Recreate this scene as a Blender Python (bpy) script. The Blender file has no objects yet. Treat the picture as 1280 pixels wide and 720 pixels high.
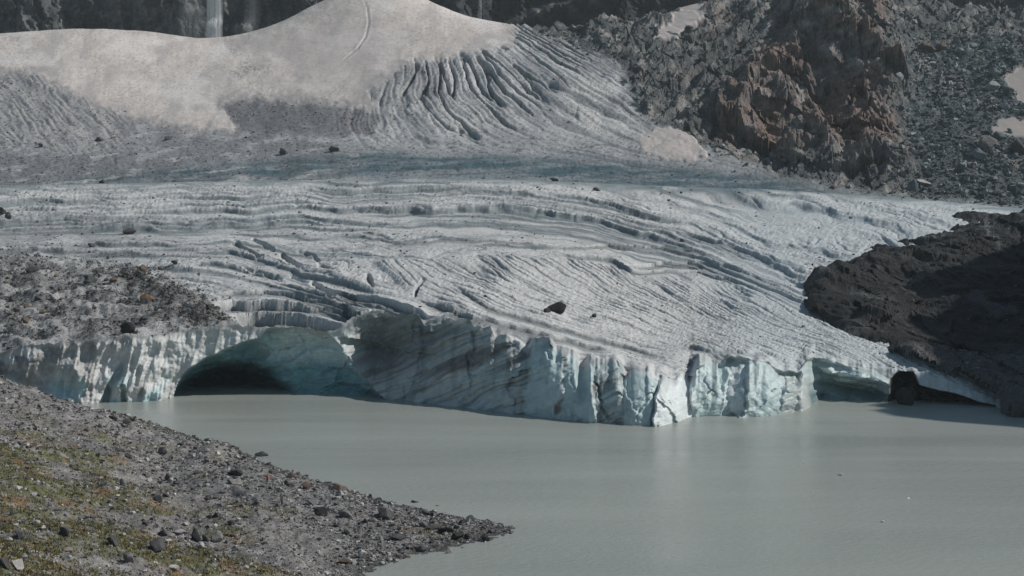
import bpy, math, random
import numpy as np
from mathutils import Vector, Matrix

S = bpy.context.scene
C = S.collection
rng = np.random.default_rng(7)
random.seed(7)

# ------------------------------------------------------------------ camera, sky, sun, exposure
W, HH = 1280.0, 720.0
F = 1758.0            # focal length in photo pixels (40 degree lens)
CAMZ = 60.0           # camera height over the lake
HOR = 250.0           # row of the horizon in the photo
cam = bpy.data.cameras.new('camera')
cam.sensor_width = 36.0
cam.lens = 36.0 * F / W
cam.shift_y = -(HH / 2 - HOR) / W
cam.clip_start = 1.0
cam.clip_end = 8000.0
camo = bpy.data.objects.new('camera', cam)
camo.location = (0, 0, CAMZ)
camo.rotation_euler = (math.radians(90), 0, 0)
C.objects.link(camo)
S.camera = camo

SUN_EL = math.radians(41)
SUN_AZ_VEC = (0.9995, 0.03)                      # from the right
world = bpy.data.worlds.new('World')
S.world = world
world.use_nodes = True
nt = world.node_tree
bg = nt.nodes['Background']
sky = nt.nodes.new('ShaderNodeTexSky')
sky.sky_type = 'NISHITA'
sky.sun_disc = False
sky.sun_elevation = SUN_EL
sky.sun_rotation = math.atan2(SUN_AZ_VEC[0], SUN_AZ_VEC[1])
sky.altitude = 2300
sky.air_density = 1.0
sky.dust_density = 1.0
sky.ozone_density = 1.0
tintn = nt.nodes.new('ShaderNodeVectorMath'); tintn.operation = 'MULTIPLY'
tintn.inputs[1].default_value = (0.97, 1.0, 0.83)
nt.links.new(sky.outputs[0], tintn.inputs[0])
nt.links.new(tintn.outputs[0], bg.inputs[0])
bg.inputs[1].default_value = 0.105
sl = bpy.data.lights.new('sun', 'SUN')
sl.energy = 4.1
sl.angle = math.radians(0.6)
sl.color = (1.0, 0.945, 0.885)
so = bpy.data.objects.new('sun', sl)
sd = Vector((SUN_AZ_VEC[0] * math.cos(SUN_EL), SUN_AZ_VEC[1] * math.cos(SUN_EL), math.sin(SUN_EL)))
so.rotation_euler = sd.to_track_quat('Z', 'Y').to_euler()
so.location = (400, -100, 500)
C.objects.link(so)
S.view_settings.view_transform = 'Standard'
S.view_settings.look = 'None'
S.view_settings.exposure = -0.22
S.view_settings.gamma = 1.0
S.cycles.max_bounces = 5
S.cycles.diffuse_bounces = 3
S.cycles.glossy_bounces = 2
S.cycles.transmission_bounces = 2
S.cycles.transparent_max_bounces = 40
S.cycles.volume_bounces = 0

# ------------------------------------------------------------------ noise in numpy
def _h(ix, iy, seed):
    h = (ix.astype(np.uint32) * np.uint32(374761393) + iy.astype(np.uint32) * np.uint32(668265263)
         + np.uint32((seed * 2246822519 + 1013904223) & 0xffffffff))
    h ^= h >> np.uint32(13)
    h *= np.uint32(1274126177)
    h ^= h >> np.uint32(16)
    h *= np.uint32(2654435761)
    h ^= h >> np.uint32(15)
    return h

_A = np.linspace(0, 2 * np.pi, 256, endpoint=False)
GX, GY = np.cos(_A).astype(np.float32), np.sin(_A).astype(np.float32)

def perlin(x, y, seed=0):
    x = np.asarray(x, np.float64); y = np.asarray(y, np.float64)
    fx, fy = np.floor(x), np.floor(y)
    ix, iy = fx.astype(np.int64), fy.astype(np.int64)
    dx, dy = (x - fx).astype(np.float32), (y - fy).astype(np.float32)
    u = dx * dx * dx * (dx * (dx * 6 - 15) + 10)
    v = dy * dy * dy * (dy * (dy * 6 - 15) + 10)
    def g(ox, oy):
        k = _h(ix + ox, iy + oy, seed) & np.uint32(255)
        return GX[k] * (dx - ox) + GY[k] * (dy - oy)
    a = g(0, 0); b = g(1, 0); c = g(0, 1); d = g(1, 1)
    a = a + u * (b - a); c = c + u * (d - c)
    return (a + v * (c - a)) * 1.5

def fbm(x, y, oct=5, seed=0, gain=0.5, lac=2.03):
    s = 0; a = 1.0; n = 0
    for i in range(oct):
        s = s + a * perlin(x, y, seed + i * 17); n += a
        x = x * lac + 13.7; y = y * lac - 7.3; a *= gain
    return s / n

def ridged(x, y, oct=5, seed=0, gain=0.55, lac=2.07):
    s = 0; a = 1.0; n = 0; w = 1.0
    for i in range(oct):
        r = 1 - np.abs(perlin(x, y, seed + i * 31)) * 1.25
        r = np.clip(r, 0, 1) ** 2
        s = s + a * r * w; n += a
        w = np.clip(r * 1.6, 0.15, 1)
        x = x * lac + 5.1; y = y * lac + 9.2; a *= gain
    return s / n

def worley(x, y, seed=0):
    """F1, F2 and cell hash, cell centre offset"""
    fx, fy = np.floor(x), np.floor(y)
    ix, iy = fx.astype(np.int64), fy.astype(np.int64)
    f1 = np.full(x.shape, 9.0, np.float32); f2 = f1.copy()
    hid = np.zeros(x.shape, np.uint32); cx = np.zeros(x.shape, np.float32); cy = cx.copy()
    for ox in (-1, 0, 1):
        for oy in (-1, 0, 1):
            k = _h(ix + ox, iy + oy, seed)
            px = fx + ox + (k & np.uint32(1023)) / 1023.0 - x
            py = fy + oy + ((k >> np.uint32(10)) & np.uint32(1023)) / 1023.0 - y
            d = np.sqrt(px * px + py * py).astype(np.float32)
            m = d < f1
            f2 = np.where(m, f1, np.minimum(f2, d))
            f1 = np.where(m, d, f1)
            hid = np.where(m, k, hid)
            cx = np.where(m, -px, cx); cy = np.where(m, -py, cy)
    return f1, f2, hid, cx, cy

def facets(x, y, seed=0, tilt=1.0):
    """broken angular planes: each cell is a tilted plane with its own level"""
    f1, f2, k, cx, cy = worley(x, y, seed)
    a = ((k >> np.uint32(3)) & np.uint32(255)) / 255.0 - 0.5
    b = ((k >> np.uint32(11)) & np.uint32(255)) / 255.0 - 0.5
    c = ((k >> np.uint32(19)) & np.uint32(255)) / 255.0 - 0.5
    return a + tilt * 1.6 * (b * cx + c * cy), f2 - f1

def sstep(a, b, x):
    t = np.clip((x - a) / (b - a), 0, 1)
    return t * t * (3 - 2 * t)

def lerp(a, b, t):
    return a + (b - a) * t

def mixc(c0, c1, t):
    return c0 + (np.asarray(c1, np.float32) - c0) * t[..., None]

class TPS:
    """thin plate spline through scattered points"""
    def __init__(self, p, v, reg=1e-3):
        self.p = np.asarray(p, float); n = len(p)
        d = np.linalg.norm(self.p[:, None] - self.p[None], axis=2)
        K = self.k(d) + np.eye(n) * reg
        P = np.hstack([np.ones((n, 1)), self.p])
        A = np.block([[K, P], [P.T, np.zeros((3, 3))]])
        self.w = np.linalg.solve(A, np.concatenate([np.asarray(v, float), np.zeros(3)]))
    @staticmethod
    def k(d):
        return d * d * np.log(d + 1e-9)
    def __call__(self, a, b):
        a = np.asarray(a, float); sh = a.shape
        a = a.ravel(); b = np.broadcast_to(np.asarray(b, float), sh).ravel()
        out = self.w[-3] + self.w[-2] * a + self.w[-1] * b
        for (x, y), w in zip(self.p, self.w):
            d2 = (a - x) ** 2 + (b - y) ** 2 + 1e-12
            out += w * 0.5 * d2 * np.log(d2)
        return out.reshape(sh)

def poly_sd(px, py, poly):
    """signed distance to a polygon, positive inside"""
    P = np.asarray(poly, float)
    d = np.full(px.shape, 1e9); ins = np.zeros(px.shape, bool)
    for (x0, y0), (x1, y1) in zip(P, np.roll(P, -1, 0)):
        ex, ey = x1 - x0, y1 - y0
        t = np.clip(((px - x0) * ex + (py - y0) * ey) / (ex * ex + ey * ey + 1e-9), 0, 1)
        d = np.minimum(d, (px - x0 - t * ex) ** 2 + (py - y0 - t * ey) ** 2)
        c = ((y0 > py) != (y1 > py)) & (px < (x1 - x0) * (py - y0) / (y1 - y0 + 1e-12) + x0)
        ins ^= c
    return np.sqrt(d) * np.where(ins, 1, -1)

def line_d(px, py, line):
    """distance to an open polyline and the fraction along it"""
    P = np.asarray(line, float)
    L = np.concatenate([[0], np.cumsum(np.linalg.norm(np.diff(P, axis=0), axis=1))])
    d = np.full(px.shape, 1e9); t_ = np.zeros(px.shape); sg = np.zeros(px.shape)
    for i in range(len(P) - 1):
        (x0, y0), (x1, y1) = P[i], P[i + 1]
        ex, ey = x1 - x0, y1 - y0
        t = np.clip(((px - x0) * ex + (py - y0) * ey) / (ex * ex + ey * ey + 1e-9), 0, 1)
        dd = np.hypot(px - x0 - t * ex, py - y0 - t * ey)
        m = dd < d
        d = np.where(m, dd, d)
        t_ = np.where(m, (L[i] + t * (L[i + 1] - L[i])) / L[-1], t_)
        sg = np.where(m, np.sign(ex * (py - y0) - ey * (px - x0)), sg)
    return d, t_, sg

def field(lines, reg=1e-2):
    """smooth scalar field whose level sets follow the given lines"""
    p, v = [], []
    for val, ln in lines:
        P = np.asarray(ln, float)
        for i in range(len(P)):
            p.append(P[i] / 100.0); v.append(val)
            if i + 1 < len(P):
                p.append((P[i] + P[i + 1]) / 200.0); v.append(val)
    t = TPS(p, v, reg)
    return lambda a, b: t(np.asarray(a) / 100.0, np.asarray(b) / 100.0)

# photo row -> height at a distance, and back
def z_of(py, Y): return CAMZ - (py - HOR) * Y / F
def py_of(z, Y): return HOR + F * (CAMZ - z) / Y
def x_of(px, Y): return (px - 640.0) / F * Y

# ------------------------------------------------------------------ mesh and material helpers
def put(o, kind=None, label=None, cat=None, group=None, parent=None):
    if kind: o['kind'] = kind
    if label: o['label'] = label
    if cat: o['category'] = cat
    if group: o['group'] = group
    if parent is not None: o.parent = parent
    if o.name not in C.objects: C.objects.link(o)
    return o

def mesh_from(name, V, Q, mat, col=None, smooth=True):
    """V (n,3), Q (m,3 or 4), optional per-vertex colour (n,3)"""
    me = bpy.data.meshes.new(name)
    k = Q.shape[1]
    me.vertices.add(len(V)); me.vertices.foreach_set('co', np.ascontiguousarray(V, np.float32).ravel())
    me.loops.add(Q.size); me.loops.foreach_set('vertex_index', np.ascontiguousarray(Q, np.int32).ravel())
    me.polygons.add(len(Q))
    me.polygons.foreach_set('loop_start', np.arange(len(Q), dtype=np.int32) * k)
    me.polygons.foreach_set('use_smooth', np.full(len(Q), smooth, bool))
    if col is not None:
        at = me.attributes.new('tone', 'FLOAT_COLOR', 'POINT')
        c4 = np.ones((len(V), 4), np.float32); c4[:, :3] = col
        at.data.foreach_set('color', c4.ravel())
    me.update(calc_edges=True)
    me.materials.append(mat)
    return me

def grid_obj(name, V, mat, col=None, mask=None, smooth=True, **kw):
    """one object from a (rows, cols, 3) grid; mask picks quads (rows-1, cols-1)"""
    nr, nc = V.shape[:2]
    idx = np.arange(nr * nc).reshape(nr, nc)
    Q = np.stack([idx[:-1, :-1], idx[:-1, 1:], idx[1:, 1:], idx[1:, :-1]], -1)
    Q = Q.reshape(-1, 4) if mask is None else Q[mask]
    used = np.unique(Q)
    re = np.full(nr * nc, -1, np.int64); re[used] = np.arange(len(used))
    me = mesh_from(name, V.reshape(-1, 3)[used], re[Q], mat,
                   None if col is None else col.reshape(-1, 3)[used], smooth)
    o = bpy.data.objects.new(name, me)
    return put(o, **kw)

def new_mat(name):
    m = bpy.data.materials.new(name); m.use_nodes = True
    t = m.node_tree; b = t.nodes['Principled BSDF']
    return m, t, b

def ground_mat(name, rough=0.9, spec=0.2, scale=(1, 1, 1), n1=0.6, n2=2.5, var=0.35, bump=0.5, bdist=0.4, tint=None, attr='tone', base=(.5, .5, .5)):
    """albedo from the mesh's own surface tone, broken up by fine procedural grain and relief"""
    m, t, b = new_mat(name); N = t.nodes; L = t.links
    b.inputs['Roughness'].default_value = rough
    b.inputs['Specular IOR Level'].default_value = spec
    geo = N.new('ShaderNodeNewGeometry')
    mp = N.new('ShaderNodeMapping'); mp.inputs['Scale'].default_value = scale
    L.new(geo.outputs['Position'], mp.inputs['Vector'])
    if attr:
        at = N.new('ShaderNodeAttribute'); at.attribute_name = attr; src = at.outputs['Color']
    else:
        rg = N.new('ShaderNodeRGB'); rg.outputs[0].default_value = (*base, 1); src = rg.outputs[0]
    na = N.new('ShaderNodeTexNoise'); na.inputs['Scale'].default_value = n1; na.inputs['Detail'].default_value = 6; na.inputs['Roughness'].default_value = 0.65
    nb = N.new('ShaderNodeTexNoise'); nb.inputs['Scale'].default_value = n2; nb.inputs['Detail'].default_value = 4; nb.inputs['Roughness'].default_value = 0.6
    L.new(mp.outputs[0], na.inputs['Vector']); L.new(mp.outputs[0], nb.inputs['Vector'])
    ma = N.new('ShaderNodeMapRange'); ma.inputs['From Min'].default_value = 0.3; ma.inputs['From Max'].default_value = 0.7
    ma.inputs['To Min'].default_value = 1 - var; ma.inputs['To Max'].default_value = 1 + var
    L.new(na.outputs['Fac'], ma.inputs['Value'])
    mx = N.new('ShaderNodeVectorMath'); mx.operation = 'SCALE'
    L.new(src, mx.inputs[0]); L.new(ma.outputs[0], mx.inputs['Scale'])
    L.new(mx.outputs[0], b.inputs['Base Color'])
    ad = N.new('ShaderNodeMath'); ad.operation = 'ADD'
    L.new(na.outputs['Fac'], ad.inputs[0]); L.new(nb.outputs['Fac'], ad.inputs[1])
    bp = N.new('ShaderNodeBump'); bp.inputs['Strength'].default_value = bump; bp.inputs['Distance'].default_value = bdist
    L.new(ad.outputs[0], bp.inputs['Height']); L.new(bp.outputs[0], b.inputs['Normal'])
    return m

M_ICE = ground_mat('glacier_ice', 0.65, 0.3, n1=0.55, n2=1.9, var=0.22, bump=0.55, bdist=0.6)
M_CLIFFICE = ground_mat('cliff_ice', 0.45, 0.4, n1=0.45, n2=1.8, var=0.16, bump=0.3, bdist=0.4)
M_SNOW = ground_mat('old_snow', 0.8, 0.2, n1=0.22, n2=1.1, var=0.08, bump=0.35, bdist=0.5)
M_ROCK = ground_mat('crag_rock', 0.85, 0.25, n1=0.16, n2=0.7, var=0.5, bump=0.9, bdist=2.2)
M_OUT = ground_mat('smooth_dark_rock', 0.8, 0.3, n1=0.35, n2=1.4, var=0.5, bump=0.8, bdist=0.9)
M_MOR = ground_mat('moraine_debris', 0.95, 0.15, n1=0.9, n2=3.0, var=0.5, bump=0.9, bdist=0.5)
M_SHORE = ground_mat('shore_gravel', 0.95, 0.15, n1=1.1, n2=4.0, var=0.45, bump=0.9, bdist=0.35)
M_STONE = ground_mat('stone', 0.9, 0.2, n1=1.3, n2=5.0, var=0.35, bump=0.5, bdist=0.15)

ICE_TOP = np.array([0.57, 0.575, 0.565], np.float32)
ICE_DIRTY = np.array([0.24, 0.245, 0.255], np.float32)
ICE_TEAL = np.array([0.485, 0.575, 0.58], np.float32)
ICE_DEEP = np.array([0.13, 0.25, 0.28], np.float32)
ICE_GREY = np.array([0.47, 0.505, 0.50], np.float32)
DEBRIS = np.array([0.175, 0.174, 0.175], np.float32)
SNOW = np.array([0.60, 0.545, 0.505], np.float32)

# ================================================================== FRONT GLACIER
base_pts = np.array([(-120, 503), (0, 503), (60, 504), (100, 504), (160, 502.5), (200, 500.5), (214, 499.0), (225, 498), (300, 497), (400, 497.5), (440, 498),
                     (480, 499.5), (530, 505), (590, 512.5), (650, 519), (700, 524.5), (740, 528), (780, 530.5), (815, 531.5), (832, 531), (845, 529),
                     (856, 525.5), (864, 521.5), (875, 520.5), (905, 521), (930, 521), (960, 519.5), (985, 517.5), (1004, 514.5), (1012, 510), (1017, 504.5),
                     (1060, 504.5), (1100, 505.5), (1150, 507.5), (1200, 510), (1250, 513), (1300, 516), (1420, 520)])
top_pts = np.array([(-120, 452), (0, 440), (40, 432), (60, 429), (100, 425), (150, 420), (200, 419), (250, 411), (290, 405), (330, 405.5), (355, 404.5), (381, 407),
                    (400, 409), (416, 411), (428, 405), (436, 396), (446, 388), (470, 383), (496, 387), (519, 394), (540, 401), (556, 397), (575, 399), (592, 400), (612, 406),
                    (640, 417), (664, 421), (686, 424), (700, 432), (712, 439), (722, 443), (736, 450), (752, 449), (770, 453), (780, 461), (791, 459), (808, 459),
                    (823, 463), (834, 464), (850, 467), (862, 466), (868, 455), (874, 448), (887, 447), (905, 446), (920, 447), (940, 449), (960, 452), (985, 459), (996, 462),
                    (1003, 456), (1010, 447), (1017, 445), (1040, 447), (1080, 456), (1110, 461), (1147, 462), (1180, 474), (1200, 481), (1247, 499), (1300, 505), (1420, 508)])
pxs = np.arange(-110, 1345, 1.3)
nc = len(pxs)
jit = perlin(pxs * 0.11, pxs * 0, 3) * 2.2 + perlin(pxs * 0.35, pxs * 0, 5) * 1.0
right_soft = sstep(980, 1040, pxs)
pyb = np.interp(pxs, base_pts[:, 0], base_pts[:, 1])
pyt = np.interp(pxs, top_pts[:, 0], top_pts[:, 1])
ker = np.array([1, 2, 3, 2, 1.]); ker /= ker.sum()
pyb = np.convolve(np.pad(pyb, 2, 'edge'), ker, 'valid')
Yb = CAMZ * F / (pyb - HOR)
setb = np.interp(pxs, [-110, 200, 300, 430, 480, 700, 820, 860, 960, 1010, 1060, 1200, 1345], [5, 4, 5, 9, 16, 15, 13, 12, 12, 9, 10, 9, 8])
Yt = Yb + setb
zt = z_of(pyt, Yt)

gp = []
for px, rows in [(-120, [(430, 455), (400, 490), (370, 540), (340, 600), (310, 665), (280, 745), (260, 815), (240, 890), (232, 930), (228, 1000)]),
                 (100, [(405, 462), (385, 500), (355, 555), (330, 610), (305, 670), (280, 740), (260, 810), (240, 885), (229, 930), (226, 1000)]),
                 (280, [(395, 450), (370, 510), (340, 575), (310, 640), (280, 725), (260, 800), (240, 880), (225, 930), (222, 1000)]),
                 (470, [(370, 475), (345, 535), (320, 595), (290, 680), (265, 770), (240, 870), (223, 930), (220, 1000)]),
                 (640, [(402, 432), (372, 480), (342, 540), (312, 608), (282, 695), (260, 780), (240, 865), (223, 930), (220, 1000)]),
                 (830, [(448, 405), (428, 442), (400, 490), (365, 550), (335, 615), (302, 690), (272, 770), (244, 870), (231, 930), (228, 1000)]),
                 (960, [(440, 425), (412, 468), (382, 518), (352, 575), (322, 640), (292, 715), (266, 800), (247, 880), (236, 930), (233, 1000)]),
                 (1150, [(440, 438), (410, 485), (375, 540), (342, 600), (312, 660), (286, 730), (266, 810), (253, 890), (249, 930), (246, 1000)]),
                 (1340, [(470, 440), (430, 490), (390, 540), (350, 595), (315, 660), (290, 740), (274, 830), (266, 930), (262, 1000)])]:
    for py, Y in rows: gp.append((px, Y, z_of(py, Y)))
for i in range(0, nc, 60): gp.append((pxs[i], Yt[i], zt[i]))
gp = np.array(gp)
GL = TPS(np.c_[gp[:, 0] / 150, gp[:, 1] / 60], gp[:, 2], 0.05)
def glacier_base(px, Y): return GL(np.asarray(px) / 150, np.asarray(Y) / 60)

# rows: uniform in what one sees, from the cliff edge to the far rim
NT = 390
Yfar = 925.0
ztf = glacier_base(pxs, np.full(nc, Yfar))
YY = np.linspace(0, 1, 161)[:, None] * (Yfar - Yt)[None] + Yt[None]
ZZ = glacier_base(np.broadcast_to(pxs, YY.shape), YY)
corr = (zt - ZZ[0])[None] * np.exp(-(YY - Yt[None]) / 14.0)
PP = py_of(ZZ + corr, YY)
PP = np.minimum.accumulate(PP - np.arange(161)[:, None] * 1e-4, axis=0)
TY = np.empty((NT, nc))
for j in range(nc):
    want = np.linspace(PP[0, j], PP[-1, j], NT)
    TY[:, j] = np.interp(-want, -PP[:, j], YY[:, j])
PX = np.broadcast_to(pxs, TY.shape)
TZ = glacier_base(PX, TY)
TZ = TZ + (zt - TZ[0])[None] * np.exp(-(TY - Yt[None]) / 14.0)
PB = py_of(TZ, TY)                                # the photo row of the smooth surface
U = TY / F                                        # metres per photo pixel

cross = field([(0, [(-110, 238), (200, 226), (560, 222), (700, 226), (780, 236), (867, 260), (950, 289), (1016, 310), (1045, 318)]),
               (-.5, [(900, 233), (992, 251), (1080, 272), (1135, 287)]), (-1, [(1050, 243), (1150, 263), (1215, 277)]),
               (.5, [(-110, 251), (200, 242), (640, 240), (750, 252), (830, 274), (900, 298), (960, 319), (1010, 337)]),
               (1, [(-110, 264), (200, 258), (430, 256), (640, 257), (740, 269), (810, 288), (870, 307), (950, 340), (1004, 362)]),
               (2, [(-110, 292), (150, 288), (330, 284), (450, 286), (620, 288), (700, 295), (770, 309), (850, 324), (930, 355), (1000, 388)]),
               (2.5, [(600, 310), (700, 309), (770, 316)]),
               (3, [(-110, 322), (150, 312), (290, 318), (350, 332), (420, 352), (480, 372), (540, 394)]), (2.6, [(790, 332), (860, 336), (930, 362), (1000, 398)]),
               (4, [(-110, 352), (150, 344), (260, 350), (330, 362), (400, 376), (440, 388)]), (5.2, [(-110, 390), (150, 378), (250, 384), (330, 392), (400, 402)])])
fan = field([(0, [(470, 320), (500, 350), (545, 378), (630, 402), (720, 428), (800, 448)]),
             (1, [(590, 318), (630, 345), (690, 374), (780, 404), (860, 430), (910, 444)]),
             (2, [(700, 318), (740, 345), (790, 375), (860, 405), (930, 432), (990, 456)]),
             (3, [(800, 330), (835, 358), (885, 390), (945, 418), (1010, 442)]),
             (4, [(890, 332), (930, 360), (980, 390), (1040, 420), (1090, 442)]),
             (5, [(980, 345), (1030, 385), (1090, 420), (1150, 445)])])
wx = fbm(PX * 0.012, PB * 0.03, 3, 41)
wy = fbm(PX * 0.012, PB * 0.03, 3, 43)
ph1 = cross(PX, PB) * 30 + wy * 5 + perlin(PX * .03, PB * .08, 47) * 0.9
ph2 = fan(PX, PB) * 100 + wx * 5 + perlin(PX * .03, PB * .05, 48) * 3.0 + perlin(PX * .09, PB * .12, 49) * 1.3
yfan = np.interp(pxs, [470, 560, 700, 790, 874, 930, 1000, 1100, 1200], [324, 318, 317, 335, 334, 349, 388, 432, 470])[None]
m_fan = sstep(-2, 7, PB + wy * 5 - yfan) * sstep(-14, 8, ph2)
m_fan = np.maximum(m_fan, sstep(402, 418, PB) * sstep(560, 640, PX))
m_left = 1 - sstep(430, 540, PX)
m_far = sstep(60, 8, PB - np.interp(PX[0], [-110, 200, 640, 900, 1280], [238, 226, 222, 233, 261])[None])

# long transverse crevasses: gently rising treads that break off in a wall facing the lake
along = PX * 0.006
def treads(ph, al, period, seed, sharp=0.14):
    q = ph / period + .45 * fbm(al * .6, ph / period * 0.25, 2, seed)
    fr = q - np.floor(q)
    amp = 0.35 + 0.65 * sstep(-0.25, 0.5, perlin(al * 1.0, np.floor(q) * 3.17, seed + 9))
    tread = np.where(fr < 1 - sharp, fr / (1 - sharp), (1 - fr) / sharp)      # rises towards the lake, then breaks off
    return (tread - .6) * amp, fr, amp
t1, fr1, a1 = treads(ph1, along, 12.0, 51, 0.2)
t2, fr2, a2 = treads(ph1 + wx * 6, along * 2.1, 5.5, 61, 0.25)
prof1 = (t1 * 3.2 + t2 * 2.0)
calm = 0.55 + 0.45 * sstep(-0.3, 0.2, perlin(PX * 0.008, PB * 0.03, 77))
cross_w = (1 - m_fan) * (0.45 + 0.55 * sstep(0, 22, PB - PB[-1][None])) * calm
cross_w = cross_w * (1 - 0.55 * sstep(900, 1100, PX))
D = prof1 * cross_w * U * 1.15
# single long crevasses, each following the flow of the set: a bright lip and a wall below it
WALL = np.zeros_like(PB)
rc = np.random.default_rng(77)
for i in range(130):
    v = rc.uniform(-28, 118) if i > 40 else rc.uniform(0, 55)
    x0c = rc.uniform(-160, 1150); lenc = rc.uniform(130, 360) * (1.25 if v < 60 else .8)
    if v < 3: x0c = rc.uniform(560, 1100)
    if v > 92: x0c = rc.uniform(150, 480)
    x1c = x0c + lenc
    hgt = rc.uniform(1.6, 5.0) * (.8 + max(v, 0) / 70.0) * (1.5 if rc.random() < .22 else 1)
    vv = v + 1.6 * perlin(pxs * .012 + i * 7.1, pxs * 0, 402) + .7 * perlin(pxs * .05 + i * 3.3, pxs * 0, 403)
    dn = ph1 - vv[None]
    en = (sstep(x0c, x0c + lenc * .35, pxs) * sstep(x1c, x1c - lenc * .35, pxs))[None] * (1 - m_fan)
    run = 1.3; L_ = 3.5 + hgt * 1.5
    k_ = sstep(0, run, dn) * np.exp(-np.clip(dn - run, 0, None) / L_) * en
    D -= hgt * U * k_ * .8
    D += .35 * hgt * U * np.exp(-((dn + 1.2) / 2.2) ** 2) * en
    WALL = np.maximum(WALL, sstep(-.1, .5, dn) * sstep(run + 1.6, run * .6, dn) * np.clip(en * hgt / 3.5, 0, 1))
lin = np.abs(perlin(ph1 * 0.17 + wx * .6, PX * 0.0045, 85))
lin2 = np.abs(perlin(ph1 * 0.36 + wx * .8, PX * 0.008 + 4, 87))
linm = (sstep(.085, .0, lin) + .7 * sstep(.10, 0, lin2)) * (1 - m_fan) * sstep(-.45, .1, fbm(PX * .006, PB * .03, 3, 89)) * (1 - .8 * sstep(330, 370, PB))
D -= np.clip(linm, 0, 1.3) * 2.9 * U
# narrow dark crevasse slots
slot = np.abs(perlin(PX * 0.009 + 7, ph1 * 0.11, 81))
slotm = sstep(0.05, 0.0, slot) * sstep(0.05, 0.3, perlin(PX * 0.014, PB * 0.05, 83)) * (1 - m_fan) * sstep(12, 30, ph1)
D -= slotm * 3.5 * U
# fan of melt grooves on the lower tongue
gr = np.abs(perlin(ph2 * 0.115, PX * 0.006 + PB * 0.004, 91))
gr2 = np.abs(perlin(ph2 * 0.26, PX * 0.02, 93))
D += m_fan * U * (np.minimum(gr * 9, 1.6) * 2.1 * (.6 + .8 * sstep(-.3, .4, perlin(PX * .012, PB * .02, 50))) + np.minimum(gr2 * 7, 1.1) * 0.6)
D -= m_fan * U * 1.5
# general roughness
D += U * (fbm(PX * 0.025, PB * 0.11, 4, 101) * 1.3 * (0.35 + 0.65 * (1 - m_fan)) + fbm(PX * 0.16, PB * 0.32, 4, 103) * 1.25 + np.abs(perlin(PX * .22 + PB * .1, PB * .5, 105)) * 1.2)
hum = ridged(PX * 0.028, PB * 0.075, 4, 107)
D += U * (hum - 0.5) * 2.4 * m_left * sstep(290, 320, PB)

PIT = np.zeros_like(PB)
def pit(line, w, depth, soft=1.4):
    global D, PIT
    d, t, _ = line_d(PX + wx * 3, (PB + wy * 2) , line)
    k = sstep(w, w - soft, d + 1.2 * perlin(PX * 0.15, PB * 0.2, 7)) * np.sqrt(np.clip(np.sin(np.pi * np.clip(t, 0.02, 0.98)), 0, 1))
    D = D - depth * 1.3 * U * k
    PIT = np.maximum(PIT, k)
for ln, w, dp in [([(292, 298), (327, 317)], 3.4, 6), ([(318, 293), (340, 304)], 3, 5), ([(352, 313), (374, 327)], 4.5, 7), ([(306, 330), (330, 335), (350, 342)], 3, 5),
                  ([(393, 347), (416, 361)], 4.5, 8), ([(458, 341), (466, 356)], 3.4, 8), ([(519, 368), (523, 360), (531, 349)], 2.6, 8),
                  ([(372, 307), (392, 312), (398, 321)], 2.5, 5), ([(398, 325), (412, 332)], 3, 4), ([(384, 345), (366, 338)], 2.6, 4),
                  ([(892, 349), (915, 353), (932, 366)], 2.4, 4),
                  
                  ([(420, 364), (450, 372), (500, 385)], 3.0, 5), ]:
    pit(ln, w, dp)

def scarp(line, drop, run=1.6, back=26.0, edge=0.6):
    """ice on the near side of the line has broken away and sunk"""
    global D, SC
    P = np.asarray(line, float)
    wob = perlin(PX * 0.05, PX * 0, 19) * 1.6
    ly = np.interp(PX, P[:, 0], P[:, 1]) + wob
    ends = sstep(P[0, 0] - 4, P[0, 0] + 30, PX) * sstep(P[-1, 0] + 4, P[-1, 0] - 22, PX)
    dn = PB - ly
    k = sstep(0, run, dn) * np.exp(-np.clip(dn, 0, None) / back) * ends
    D = D * (1 - .75 * sstep(0, 3, dn + 1) * np.exp(-np.clip(dn, 0, None) / back) * ends) - drop * U * k + edge * U * np.exp(-(dn / 2.2) ** 2) * ends
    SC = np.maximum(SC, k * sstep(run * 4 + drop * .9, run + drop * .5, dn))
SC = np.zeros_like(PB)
scarp([(262, 377), (297, 372), (351, 371), (381, 372), (405, 371), (428, 377), (446, 383), (470, 380)], 18.0, .6, 12)
scarp([(285, 388), (311, 383), (344, 383), (367, 384.5), (390, 388), (425, 396)], 26.0, .6, 20)
scarp([(268, 363), (297, 359), (332, 356), (353, 357), (379, 362), (414, 369), (440, 380)], 9, .6, 8)
scarp([(372, 351), (402, 360), (420, 367), (442, 380)], 7, .6, 8)
scarp([(408, 354), (437, 362), (473, 369), (508, 382), (545, 394)], 12, .6, 10)
scarp([(520, 372), (560, 384), (600, 394), (650, 408), (700, 420), (760, 437)], 7, .8, 10)
scarp([(560, 352), (610, 385), (690, 407), (780, 432), (830, 447)], 3.2, 1.2, 8)
scarp([(840, 430), (870, 436), (920, 440), (960, 444)], 3.0, 1.6, 8)
scarp([(785, 325), (830, 318), (880, 320), (930, 333), (985, 356)], 7, .9, 12)
scarp([(775, 338), (815, 331), (870, 331), (915, 341), (960, 358)], 7, .9, 10)
scarp([(690, 305), (760, 296), (830, 300), (880, 312)], 5, .9, 10)
scarp([(470, 300), (560, 292), (640, 296), (700, 303)], 5, .9, 9)
scarp([(840, 285), (900, 300), (960, 322), (1000, 345)], 5, .9, 9)

D = np.where(D < -5 * U, -5 * U - 4 * U * np.tanh((-D / U - 5) / 8), D) * ((SC < .02) & (PIT < .02)) + D * ((SC >= .02) | (PIT >= .02))
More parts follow.
